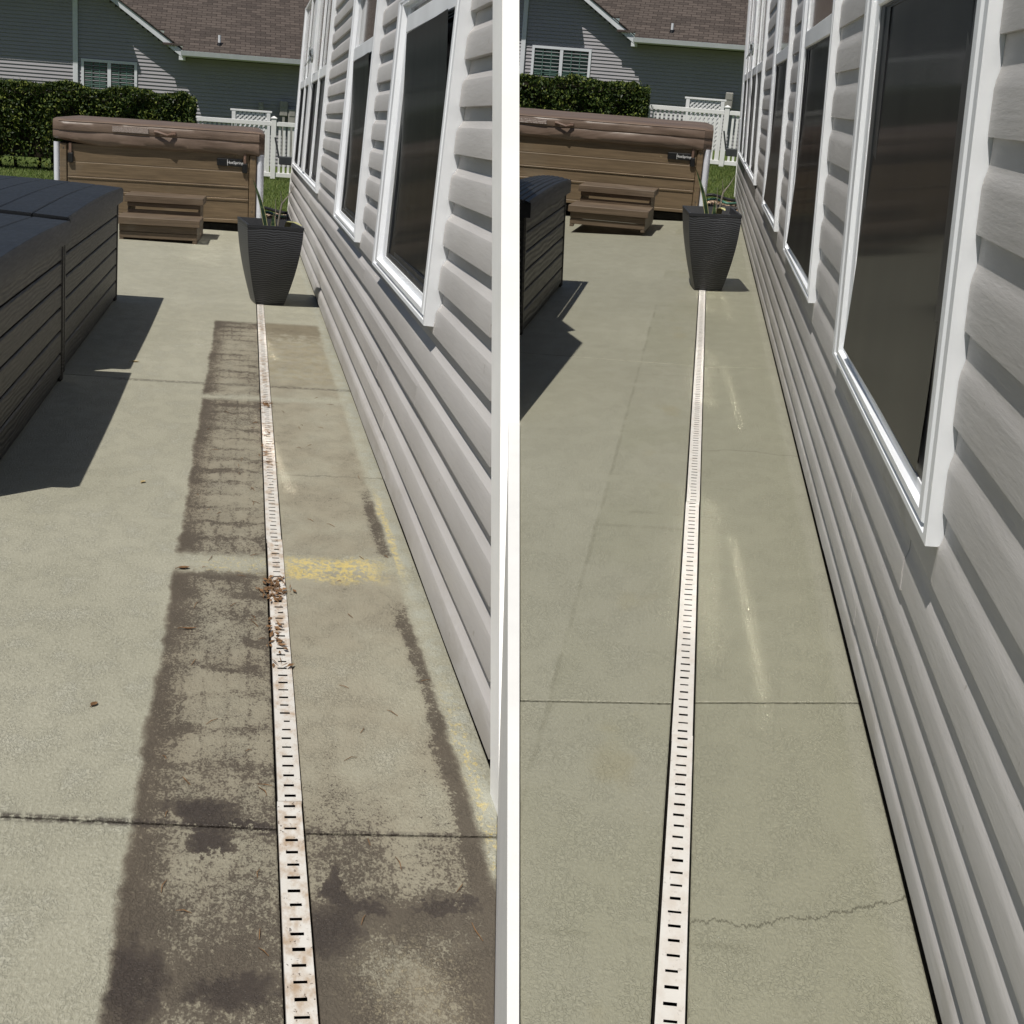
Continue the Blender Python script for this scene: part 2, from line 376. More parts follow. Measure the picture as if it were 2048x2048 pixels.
def make_pot(name, kz, k):
    t = NT(name, .42, .45)
    d = t.noise(t.scale(t.obj, 7 * k, 3.5 * k, 4 * k), 1.0, 2, .5)
    X, Y, Z = t.sep(t.obj)
    ph = t.add(t.mul(Z, kz), t.mul(t.sub(d, .5), 26.0))
    wv = t.M('SINE', ph); hh = t.ss(wv, -.7, .9)
    c = t.mix(hh, (.016, .017, .020), (.055, .058, .066))
    return t.out(c, t.sub(.55, t.mul(hh, .15)), t.bump(hh, .5, .003 / k))
M_pot = make_pot('ribbed_planter', 340.0, 1.0); M_pot2 = make_pot('ribbed_planter_small', 680.0, 2.0)
M_potin = plain('planter_inside', (.020, .021, .024), .5, .4, .15)
M_soil = plain('potting_soil', (.035, .026, .018), .95, .1, .4, 60, (80, .8, .01))
def make_blade():
    t = NT('snake_leaf', .4, .5)
    X, Y, Z = t.sep(t.obj)
    u = t.noise(t.scale(t.obj, 8, 8, 40), 1.0, 3)
    return t.out(t.mix(t.ss(u, .45, .6), (.012, .03, .012), (.05, .085, .035)))
M_blade = make_blade(); M_cream = plain('cream_leaf_edge', (.32, .31, .15), .5, .3, .1)
M_twig = plain('grey_twig', (.20, .18, .15), .8, .2, .2)

def make_resin(name, col, k, grain=1.0):
    t = NT(name, .42, .45)
    g = t.wave(t.scale(t.obj, 1.0, 1.5 * k, 9 * k), 1.6, 9.0, 2.0, .7, 'Z')
    f = t.noise(t.scale(t.obj, 40 * k, 8 * k, 90 * k), 1.0, 3)
    b = t.noise(t.obj, 3 * k, 3)
    c = t.mix(t.ss(b, .3, .7), tuple(q * .85 for q in col), tuple(q * 1.15 for q in col))
    c = t.mix(t.mul(t.ss(g, .55, .8), .3 * grain), c, tuple(q * .55 for q in col))
    dust = t.mul(t.ss(t.noise(t.scale(t.obj, 60 * k, 20 * k, 60 * k), 1.0, 3), .68, .74), .25); c = t.mix(dust, c, (.16, .17, .18))
    return t.out(c, t.add(.36, t.mul(f, .2)), t.bump(t.add(t.mul(g, .8 * grain), t.mul(f, .4)), .5, .003 / k))
M_resA = make_resin('grey_resin_board', (.0165, .0158, .0148), 1.0); M_lidA = make_resin('slate_resin_lid', (.0125, .0135, .0155), 1.0, .2)

def make_boards(name, col, k, sx=1.0):
    t = NT(name, .55, .35)
    g = t.noise(t.scale(t.obj, 2.2 * k, 3 * k, 45 * k), 1.0, 5, .65)
    b = t.noise(t.obj, 2.2 * k, 4); r = t.orand()
    c = t.mix(t.ss(g, .35, .7), tuple(q * .72 for q in col), tuple(q * 1.2 for q in col))
    c = t.mix(t.mul(r, .28), c, tuple(q * .75 for q in col))
    c = t.mix(t.mul(t.ss(b, .55, .75), .2), c, (.24, .21, .165))
    return t.out(c, t.add(.4, t.mul(g, .25)), t.bump(g, .25, .003 / k))
M_tub = make_boards('brown_cabinet_board', (.165, .118, .070), 1.0)
M_groove_highlight = plain('tan_highlight_strip', (.40, .31, .22), .5, .4, .1)  # paler tan carries the bevel highlight of the cabinet boards as colour
M_step = make_boards('composite_step_board', (.130, .094, .062), 1.6)
def make_leather():
    t = NT('brown_vinyl_cover', .42, .5)
    b = t.noise(t.obj, 1.8, 4); f = t.noise(t.obj, 160, 2); w_ = t.noise(t.scale(t.obj, 1.2, 4, 5), 1.0, 3, .5, .6)
    c = t.mix(t.ss(b, .3, .7), (.112, .077, .056), (.158, .112, .083))
    return t.out(c, t.add(.33, t.mul(b, .2)), t.bump(f, .2, .002, t.bump(w_, .5, .05)))
M_cover = make_leather()
M_piping = plain('cover_piping', (.22, .155, .115), .5, .4, .1)
M_badge = plain('black_badge', (.008, .008, .009), .3, .5, .1)
M_white = plain('white_print', (.8, .8, .8), .5, .3, .02)
def make_label():
    t = NT('printed_label', .5, .3)
    X, Y, Z = t.sep(t.obj)
    ln = t.ss(t.M('FRACT', t.mul(Z, 95.0)), .45, .6)
    ch = t.ss(t.noise(t.scale(t.obj, 130, 1, 95), 1.0, 2), .46, .52)
    return t.out(t.mix(t.mul(ln, ch, .75), (.22, .17, .15), (.55, .50, .46)))
M_label = make_label()
M_strap = plain('brown_strap', (.15, .095, .07), .5, .4, .15)
M_post = plain('white_cabinet_post', (.62, .64, .70), .35, .5, .04)
M_fence = plain('white_vinyl_fence', (.80, .80, .80), .45, .4, .04)
M_grey = plain('grey_meter_box', (.30, .29, .27), .5, .4, .15)
M_shelf = plain('dark_grey_metal', (.05, .055, .058), .5, .4, .15)

def make_nsiding():
    t = NT('neighbour_siding', .6, .3)
    b = t.noise(t.obj, 1.2, 3)
    return t.out(t.mix(b, (.30, .29, .31), (.36, .35, .37)))
M_nsid = make_nsiding()
def make_roof(name, k):
    t = NT(name, .9, .15)
    br = t.t.nodes.new('ShaderNodeTexBrick'); t.set(br.inputs['Vector'], t.scale(t.obj, k, k, k))
    br.offset = .5; br.inputs['Scale'].default_value = 1.0; br.inputs['Brick Width'].default_value = .32; br.inputs['Row Height'].default_value = .155
    br.inputs['Mortar Size'].default_value = .012; br.inputs['Mortar Smooth'].default_value = .3
    br.inputs['Color1'].default_value = (.045, .037, .033, 1); br.inputs['Color2'].default_value = (.098, .080, .070, 1); br.inputs['Mortar'].default_value = (.03, .022, .02, 1)
    g = t.noise(t.obj, 60 * k, 3); c = t.mix(t.mul(t.ss(g, .4, .65), .45), br.outputs['Color'], (.115, .097, .087))
    return t.out(c, .9, t.bump(t.add(t.inv(br.outputs['Fac']), t.mul(g, .3)), .8, .02))
M_roofA = make_roof('roof_shingles', 1.0); M_roofB = make_roof('roof_shingles_fine', 1.9)
M_trim = plain('white_house_trim', (.66, .68, .72), .5, .35, .04)
M_npane = plain('neighbour_glass', (.010, .022, .020), .12, .6, .2)
M_shut = plain('green_white_shutter', (.10, .17, .15), .5, .3, .1)
def make_leaf(name, a, b, c):
    t = NT(name, .55, .25)
    r = t.rnd(); big = t.noise(t.obj, 1.6, 3)
    q = t.mix(r, a, b); q = t.mix(t.mul(t.ss(t.add(t.mul(r, .6), t.mul(big, .6)), .62, .86), .8), q, c)
    return t.out(q, t.add(.45, t.mul(r, .3)))
M_hedge = make_leaf('hedge_leaf', (.014, .028, .006), (.045, .075, .012), (.150, .175, .030))
M_stem_shade = plain('hedge_stem_and_shade', (.022, .018, .012), .9, .1, .3)
M_grass = make_leaf('grass_blade', (.055, .095, .018), (.12, .165, .035), (.20, .22, .075))
def make_lawn():
    t = NT('lawn_soil', .95, .1); n = t.noise(t.obj, 14, 4)
    return t.out(t.mix(n, (.05, .075, .018), (.10, .13, .035)), None, t.bump(n, .6, .03))
M_lawn = make_lawn()
def make_pebble():
    t = NT('bed_pebble', .8, .25); r = t.rnd()
    c = t.mix(r, (.17, .12, .085), (.42, .33, .25)); c = t.mix(t.ss(r, .75, .9), c, (.10, .055, .03))
    return t.out(c)
M_peb = make_pebble()
M_hoseg = plain('green_hose', (.06, .16, .12), .45, .4, .1)
M_hoseb = plain('black_hose', (.014, .014, .015), .5, .4, .1)
def make_grate(name, dirt, k):
    t = NT(name, .5, .4)
    n = t.noise(t.scale(t.obj, k, k * .5, k), 22, 5, .65); n2 = t.noise(t.scale(t.obj, k, k * .5, k), 95, 3, .7); b = t.noise(t.scale(t.obj, k, k * .3, k), 2.0, 3)
    c = t.mix(t.ss(b, .3, .7), (.52, .50, .465), (.60, .585, .555))
    c = t.mix(t.mul(t.ss(t.add(t.mul(n, .7), t.mul(b, .35)), .46, .68), dirt), c, (.33, .235, .15))
    c = t.mix(t.mul(t.ss(n2, .62, .68), dirt, t.ss(b, .3, .6)), c, (.08, .055, .04))
    return t.out(c, .55, t.bump(n2, .15, .002))
M_grateA = make_grate('soiled_drain_plastic', .95, 1.0); M_grateB = make_grate('white_drain_plastic', .28, 1.9)
M_dark = plain('drain_dark', (.007, .006, .005), .9, .1, .3)
M_dry = plain('dry_leaf', (.17, .095, .045), .7, .25, .35, 30)
M_pale = plain('pale_dry_leaf', (.42, .33, .17), .7, .25, .2, 30)
M_cop = plain('white_coping', (.70, .70, .69), .5, .35, .04, 4)
M_earth = plain('earth', (.07, .075, .035), .95, .1, .3, 2)
M_ret = plain('retaining_face', (.33, .32, .25), .85, .2, .15, 6)
M_clear = NT('clear_glass', .03, .6).out((.75, .80, .82), None, None, Transmission_Weight=.75)

# ================================================================= THE SETTING
struct('ground', MB().add([(-400, -400, -2.2), (400, -400, -2.2), (400, 400, -2.2), (-400, 400, -2.2)], [(0, 1, 2, 3)]), M_earth)

def slab_set(name, P, polys, mat, zt, thick, chamfer):
    root = bpy.data.objects.new(name, None); COL.objects.link(root); root.matrix_world = P; root['kind'] = 'structure'
    for poly in polys:
        n = len(poly); cx = sum(p[0] for p in poly) / n; cy = sum(p[1] for p in poly) / n
        # inset ring for the tooled edge
        ins = []
        for i in range(n):
            a, b, c = Vector(poly[i - 1]), Vector(poly[i]), Vector(poly[(i + 1) % n])
            e1 = (b - a).normalized(); e2 = (c - b).normalized()
            n1 = Vector((-e1.y, e1.x)); n2 = Vector((-e2.y, e2.x)); bis = (n1 + n2)
            bis = bis / max(.3, bis.dot(n1)); ins.append(b + bis * chamfer)
        mb = MB()
        v = [(p[0], p[1], zt) for p in ins] + [(p[0], p[1], zt - chamfer * .7) for p in poly] + [(p[0], p[1], zt - thick) for p in poly]
        f = [list(range(n))] + [(n + i, n + (i + 1) % n, (i + 1) % n, i) for i in range(n)] + [(2 * n + i, 2 * n + (i + 1) % n, n + (i + 1) % n, n + i) for i in range(n)]
        mb.add(v, f); mb.build('concrete_slab', mat, root)
    return root
# lower, stained patio (X to the right, Y away, metres); its right front edge meets the raised patio
bx = lambda y: .0985 + .1723 * y + .006
g = .0055
WA = .645
slabsA = [
    [(-6, .35), (.1175, .35), (.1175, 2.925), (-.43, 2.985), (-6, 3.6)],
    [(-6, 3.6 + 2 * g), (-.43, 2.985 + 2 * g), (.1175, 2.925 + 2 * g), (.1175, 8.44), (-6, 8.75)],
    [(-6, 8.75 + 2 * g), (.1175, 8.44 + 2 * g), (.1175, 21.6), (-6, 21.6)],
    [(.181, .65), (bx(.65), .65), (bx(2.885), 2.885), (.181, 2.905)],
    [(.181, 2.905 + 2 * g), (bx(2.885 + 2 * g), 2.885 + 2 * g), (bx(3.12), 3.12), (WA, 3.16), (WA, 8.43), (.181, 8.445)],
    [(.181, 8.445 + 2 * g), (WA, 8.43 + 2 * g), (WA, 21.6), (.181, 21.6)]]
slab_set('patio', PA, slabsA, M_conA, 0, .10, .0025)
# raised, washed patio
bxB = lambda y: .0283 - .1267 * y
bxL = lambda y: .0266 - .1341 * y
WB = .262
slabsB = [
    [(bxB(.35), .35), (.0025, .35), (.0025, 1.868), (bxB(1.835), 1.835)],
    [(bxB(1.835), 1.842), (.0025, 1.875), (.0025, 4.565), (-.553, 4.63), (-.66, 4.63), (-.50, 4.05), (bxB(3.55), 3.55)],
    [(-.66, 4.635), (-.553, 4.635), (.0025, 4.57), (.0025, 11.6), (-1.9, 11.6), (-1.6, 7.8), (-1.03, 5.9)],
    [(.0355, .35), (WB, .35), (WB, 1.925), (.0355, 1.878)],
    [(.0355, 1.885), (WB, 1.932), (WB, 4.59), (.0355, 4.566)],
    [(.0355, 4.571), (WB, 4.595), (WB, 11.6), (.0355, 11.6)]]
slab_set('patio', PB, slabsB, M_conB, 0, .10, .0015)
# beds of dark sand under the joints, drain and slabs
struct('ground_bed', MB().prism([(-6, .3), (bx(.3) - .004, .3), (bx(3.1) - .004, 3.1), (WA + .1, 3.3), (WA + .1, 21.7), (-6, 21.7)], -.20, -.035), M_dark, PA)
rw = MB(); rw.prism([(bxL(.3), .3), (WB + .1, .3), (WB + .1, 11.7), (-1.9, 11.7), (-1.6, 7.82), (-1.03, 5.9), (-.66, 4.64), (-.50, 4.05), (bxL(3.55), 3.55)], -.9, -.032)
struct('retaining_wall', rw, M_cop, PB)
# white coping along the free edge of the raised patio
mb = MB(); mb.prism([(bxL(.3) - .002, .3), (bxB(.3) - .001, .3), (bxB(3.56) - .001, 3.56), (bxL(3.56) - .002, 3.56)], -.03, .006)
tag(solo('edge_coping', mb, M_cop, PB, (0, 0, 0), 'long white coping strip between the stained patio and the washed patio', 'coping'))

def lawn(P, x0, x1, y0, y1, z, kk, seed, gy0, gy1, gx0, gx1, nblade):
    struct('lawn', MB().box(x0, x1, y0, y1, z - .3, z), M_lawn, P)
    r = random.Random(seed); mb = MB(); v = []; f = []
    for i in range(nblade):
        x = r.uniform(gx0, gx1); y = r.uniform(gy0, gy1); a = r.uniform(0, 6.28); h = r.uniform(.03, .07) * kk; wd = .006 * kk
        dx, dy = math.cos(a) * wd, math.sin(a) * wd; lx, ly = r.uniform(-.05, .05) * kk, r.uniform(-.05, .05) * kk
        b = len(v); v += [(x - dx, y - dy, z - .005), (x + dx, y + dy, z - .005), (x + lx, y + ly, z + h)]; f.append((b, b + 1, b + 2))
    mb.add(v, f); tag(struct('grass', mb, M_grass, P, 'stuff'), 'short mown green grass of the lawn', 'grass')
lawn(FA, -40, 4.5, 24.6, 120, -.02, 1.0, 1, 24.7, 40, -6.0, 1.6, 60000)
lawn(FB, -2.6, 3.5, 12.6, 60, -.01, .55, 2, 12.7, 20.2, -.6, .8, 30000)
def pebble_bed(P, x0, x1, y0, y1, kk, n, seed):
    struct('bed_soil', MB().box(x0, x1, y0, y1, -.2, -.03 * kk), M_dark, P)
    r = random.Random(seed); mb = MB()
    for i in range(n):
        x = r.uniform(x0, x1); y = r.uniform(y0, y1); s_ = r.uniform(.018, .05) * kk; a = r.uniform(0, 3.1)
        pts = []
        for (px, py, pz) in ((1, 0, 0), (0, 1, 0), (-1, 0, 0), (0, -1, 0), (0, 0, .6), (0, 0, -.6), ):
            q = (px * math.cos(a) - py * math.sin(a) * .7, px * math.sin(a) + py * math.cos(a) * .7, pz)
            pts.append((x + q[0] * s_ * r.uniform(.8, 1.2), y + q[1] * s_ * 1.4, .0 + q[2] * s_ + r.uniform(-.02, .02) * kk))
        mb.add(pts, [(0, 1, 4), (1, 2, 4), (2, 3, 4), (3, 0, 4), (1, 0, 5), (2, 1, 5), (3, 2, 5), (0, 3, 5)], True)
    tag(struct('gravel', mb, M_peb, P, 'stuff'), 'tan pebbles and bark of the bed between patio and lawn', 'gravel')
pebble_bed(FA, -1.0, 2.0, 21.7, 24.7, 1.0, 1500, 3)
pebble_bed(FB, -.6, 1.2, 11.65, 12.7, .55, 1100, 4)

# ================================================================= DRAIN
def drain(P, x0, x1, ya, yb, pitch, mat, label, kk, per, clog=.0):
    t = thing('trench_drain', P, (x0, ya, 0), label, 'drain')
    w_ = x1 - x0
    MB().box(-.004 * kk, w_ + .004 * kk, 0, yb - ya, -.05 * kk, -.016 * kk).build('channel', M_dark, t)
    n = int((yb - ya) / pitch); rr = random.Random(5)
    sec = {}
    def grate(cnt):
        if cnt in sec and not clog: return sec[cnt]
        mb = MB(); L = pitch * cnt - .003 * kk; hx0, hx1 = w_ * .27, w_ * .73; hd = pitch * .105; zt = .002; zb = -.014 * kk
        for i in range(cnt):
            a = i * pitch + (0 if i else 0); b = min((i + 1) * pitch, L); c = (i + .5) * pitch
            j1, j2, j3 = rr.uniform(-.03, .03) * w_, rr.uniform(-.03, .03) * w_, rr.uniform(.75, 1.12)
            if rr.random() < clog: j1 += w_ * rr.uniform(.05, .3)
            ys = (a, c - hd * j3, c + hd * j3, b); xs = (0, hx0 + j1, hx1 + j2, w_)
            v = [(x, y, zt) for y in ys for x in xs]
            fs = [(r_ * 4 + q, r_ * 4 + q + 1, (r_ + 1) * 4 + q + 1, (r_ + 1) * 4 + q) for r_ in range(3) for q in range(3) if not (r_ == 1 and q == 1)]
            mb.add(v, fs)
        rim = [(0, 0), (w_, 0), (w_, L), (0, L)]
        v = [(x, y, zt) for x, y in rim] + [(x, y, zb) for x, y in rim]
        mb.add(v, [(i_, 4 + i_, 4 + (i_ + 1) % 4, (i_ + 1) % 4) for i_ in range(4)])
        sec[cnt] = mb.mesh('grate', mat); return sec[cnt]
    i = 0; k = 0
    while i < n:
        c = min(per, n - i)
        link_mesh('grate', grate(c), t, (rr.uniform(-.0012, .0012) * kk, i * pitch, rr.uniform(-.0006, .0006)), (0, 0, rr.uniform(-.0006, .0006)))
        i += c
    return t
drain(PA, .123, .177, .9, 12.35, .0541, M_grateA, 'long white slotted drain strip, soiled, through the stained patio', 1.0, 40, .18)
drain(PB, .0055, .0325, .6, 6.55, .0265, M_grateB, 'long clean white slotted drain strip through the washed patio', .55, 44)

# ================================================================= SIDED HOUSES
def siding_profile(c, lip):
    z = [0, 0, .03, .46, .56, .64, .72, 1.04]
    o = [.15, 1, 1.01, .97, .78, .42, .16, .06]
    return [(-oo * lip, zz * c) for oo, zz in zip(o, z)]
def board(house, y0, y1, z0, c, lip, mat, seed, kk):
    if y1 - y0 < .02: return
    n = max(1, int(math.ceil((y1 - y0) / (.45 * kk)))); pr = siding_profile(c, lip); rows = []
    for i in range(n + 1):
        y = y0 + (y1 - y0) * i / n
        q = mnoise.noise(Vector((y / kk * .9, seed * 3.7, 0))); q2 = mnoise.noise(Vector((y / kk * .5, seed * 1.3, 9)))
        rows.append([(x - q * lip * .16 * min(1, 1.2 - abs(zz / c - .5)), y, z0 + zz + q2 * .0035 * kk * (1 if 0 < zz < c else .6)) for x, zz in pr])
    mb = MB(); mb.sheet(rows, True)
    for rws, rev in ((rows[0], False), (rows[-1], True)):
        ring = [(0.0, rws[0][1], rws[0][2])] + list(rws) + [(0.0, rws[0][1], rws[-1][2])]
        mb.add(ring, [list(range(len(ring))) if rev else list(range(len(ring)))[::-1]])
    o = mb.build('siding_board', mat, house); o.data.set_sharp_from_angle(angle=math.radians(17))
def window(house, y0, y1, z0, z1, rail, wy0, wy1, wz, p, kk, label, mull=None, bars=(), bow=.0, cy_=.5, cz_=.5, tilt=.0, twist=.0, c3=.0, x_0=.006):
    """frame ring with stepped profile; y0 is the end nearer the camera."""
    loops = [(0, 0), (0, p), (.20, p), (.26, p * .72), (.34, p * .72), (.40, p), (.62, p), (.66, p * .6), (1, p * .6), (1, -.002)]
    rings = []
    for tt, o in loops:
        a, b, c, d = y0 + wy0 * tt, y1 - wy1 * tt, z0 + wz * tt, z1 - wz * .6 * tt
        rings.append([(-o, a, c), (-o, b, c), (-o, b, d), (-o, a, d)])
    mb = MB(); mb.loft(rings, False, False)
    wdw = mb.build('window', M_pvc, house)
    if label: wdw['label'] = label
    ia, ib, ic, idd = y0 + wy0, y1 - wy1, z0 + wz, z1 - wz * .6
    spans = [(ia, ib)] if not mull else [(ia, mull[0]), (mull[1], ib)]
    if mull: MB().box(-p, -.001, mull[0], mull[1], ic, idd, .004 * kk).build('mullion', M_pvc, wdw)
    for a, b in spans:
        sw = min(.10 * kk * 2, (b - a) * .12); sz = .045 * kk
        top = min(rail[0], idd)
        rr = []
        for tt, o in ((0, 0), (0, p * .5), (.5, p * .5), (.55, p * .38), (1, p * .38), (1, 0)):
            rr.append([(-o, a + sw * tt, ic + sz * tt), (-o, b - sw * tt, ic + sz * tt), (-o, b - sw * tt, top - sz * .3 * tt), (-o, a + sw * tt, top - sz * .3 * tt)])
        sash = MB().loft(rr, False, False).build('lower_sash', M_sash, wdw)
        ya_, yb_, za_, zb_ = a + sw * .3, b - sw * .3, ic + sz * .3, top - sz * .1; rws = []
        for i in range(25):
            u = i / 24; row = []
            for j_ in range(25):
                q = j_ / 24; dish = 1 - 4 * ((u - .5) ** 2 * cy_ + (q - .5) ** 2 * cz_)
                row.append((-x_0 + bow * dish - tilt * (q - .5) + twist * (u - .5) * (q - .5) + c3 * (q - .5) ** 3, ya_ + (yb_ - ya_) * u, za_ + (zb_ - za_) * q))
            rws.append(row)
        MB().sheet(rws, True).build('screen_pane', M_screen, wdw)
        MB().box(-.003, -.001, a + .001, b - .001, ic + .001, top - .001).build('pane_backing', M_sash, wdw)
        if rail[1] < idd:
            MB().box(-p * .8, -.001, a, b, rail[0], rail[1], .004 * kk).build('meeting_rail', M_pvc, wdw)
            MB().box(-p * .32, -.001, a, b, rail[1], idd).build('upper_pane', M_upper, wdw)
        for q in bars:
            yy = a + (b - a) * q
            MB().box(-p * .9, -p * .36, yy - .05 * kk, yy + .05 * kk, ic, idd, .003 * kk).build('glazing_bar', M_pvc, wdw)
    return wdw

def siding_wall(house, ya, yb, lips, ztop, sill, wins, lip, mat, kk, seed):
    """boards under the sill run through, above it they fill the piers between windows."""
    r = random.Random(seed); k = 0
    piers = []; y = ya
    for (a, b) in wins: piers.append((y, a - .004 * kk)); y = b + .004 * kk
    piers.append((y, yb))
    for i in range(len(lips) - 1):
        z0, z1 = lips[i], lips[i + 1]; c = z1 - z0; k += 1
        if z1 < sill + .012:
            y_a = max(ya, ztop(z1)) if ztop else ya
            cuts = [y_a]; y = y_a + r.uniform(1.5, 4.5) * kk
            while y < yb - 1.5 * kk: cuts.append(y); y += r.uniform(4.5, 7.5) * kk
            cuts.append(yb)
            for j in range(len(cuts) - 1):
                board(house, cuts[j], cuts[j + 1] + (.03 * kk if j < len(cuts) - 2 else 0), z0, c, lip * (1 + .10 * (j % 2)), mat, seed + k * 7 + j, kk)
        else:
            if z0 < sill:                               # the course cut by the sills
                zc = sill - .002; cz = zc - z0
                mbp = siding_profile(c, lip)
                for (a, b) in wins:
                    pts = [(x, zz) for x, zz in mbp if zz < cz]; xe = pts[-1][0]; pts = pts + [(xe, cz), (0, cz), (0, 0)]
                    MB().prism_y(pts, max(a, ya) - .003 * kk, min(b, yb) + .003 * kk).build('siding_board', mat, house).location.z = z0
            for (a, b) in piers:
                a2 = max(a, min(b, ztop(z1))) if ztop else a
                board(house, a2, b, z0, c, lip, mat, seed + k * 7 + int(a * 13), kk)
BAT = math.radians(2.5)
hA = thing('sided_house', PA, (.652, 0, 0), 'grey vinyl sided house wall with dark windows beside the stained patio', 'house', local=Matrix.Rotation(BAT, 4, 'Y'))
lipsA = [.045 + .155 * i for i in range(21)]
zcutA = lambda z: max((z - 1.82) / .07, 3.11 + .757 * (z - .08))                     # upper boards are only needed farther back
winsA = [(5.06, 7.32), (8.60, 10.86), (14.05, 22.35)]
siding_wall(hA, 3.10, 22.75, lipsA, zcutA, .86, winsA, .025, M_vinA, 1.0, 11)
MB().prism_x([(3.09, .03), (5.2, .03), (5.2, 1.99), (4.55, 1.94)], .001, .012).build('wall_sheathing', M_core, hA)
MB().prism_x([(5.201, .03), (22.75, .03), (22.75, 3.12), (20.3, 3.12), (5.201, 1.99)], .001, .09).build('wall_sheathing', M_core, hA)
MB().box(.012, .03, 3.1, 22.7, -.12, .029).build('foundation', M_black, hA)
MB().box(-.030, .095, 22.752, 22.92, .03, 3.14, .008).build('corner_trim', M_corner, hA)
MB().prism_x([(2.965, -.03), (3.085, -.03), (4.565, 1.925), (4.39, 1.925)], -.030, .020).build('corner_trim', M_corner, hA)
window(hA, 5.06, 7.32, .845, 2.09, (1.93, 2.01), .19, .37, .075, .060, 1.0, 'nearest full window of the wall by the stained patio', bow=.0112, cy_=.25, cz_=1.0, tilt=.044, twist=.036, c3=.015, x_0=.0355)
window(hA, 8.60, 10.86, .850, 2.40, (1.93, 2.02), .19, .37, .07, .060, 1.0, None, bow=.0112, cy_=.25, cz_=1.0, tilt=.044, twist=.036, c3=.015, x_0=.0355)
window(hA, 14.05, 22.35, .865, 3.08, (1.95, 2.05), .38, .6, .07, .048, 1.0, 'far double window', mull=(17.75, 18.35), bars=(.45,))

hB = thing('sided_house', PB, (.2665, 0, 0), 'grey vinyl sided house wall with dark windows beside the washed patio', 'house')
lipsB = [.018, .071, .131, .192, .256, .328, .41, .50, .594, .687, .778, .870, .962, 1.054, 1.146, 1.238, 1.33, 1.42, 1.51, 1.60, 1.69, 1.78]
winsB = [(1.46, 2.65), (3.33, 4.56), (5.20, 6.52), (7.80, 12.55)]
siding_wall(hB, .25, 13.0, lipsB, None, .375, winsB, .0062, M_vinB, .55, 23)
MB().box(.0005, .08, .25, 13.0, .014, 1.775).build('wall_sheathing', M_core, hB)
MB().box(.005, .078, .26, 12.98, -.06, .013).build('foundation', M_black, hB)
MB().box(-.012, .085, 13.002, 13.09, .014, 1.77, .004).build('corner_trim', M_corner, hB)
window(hB, 1.46, 2.65, .372, 1.55, (.955, 1.0), .105, .17, .036, .019, .55, 'nearest, largest window of the wall by the washed patio', bow=.0045, cy_=.25, cz_=1.0, tilt=-.008, twist=.012, c3=.0075, x_0=.0118)
window(hB, 3.33, 4.56, .374, 1.55, (.955, 1.0), .10, .18, .034, .019, .55, None, bow=.0045, cy_=.25, cz_=1.0, tilt=-.008, twist=.012, c3=.0075, x_0=.0118)
window(hB, 5.20, 6.52, .376, 1.55, (.955, 1.0), .10, .2, .034, .019, .55, None, bow=.0045, cy_=.25, cz_=1.0, tilt=-.008, twist=.012, c3=.0075, x_0=.0118)
window(hB, 7.80, 12.55, .395, 1.70, (.97, 1.02), .2, .3, .034, .019, .55, 'far double window', mull=(9.95, 10.3), bars=(.45,))

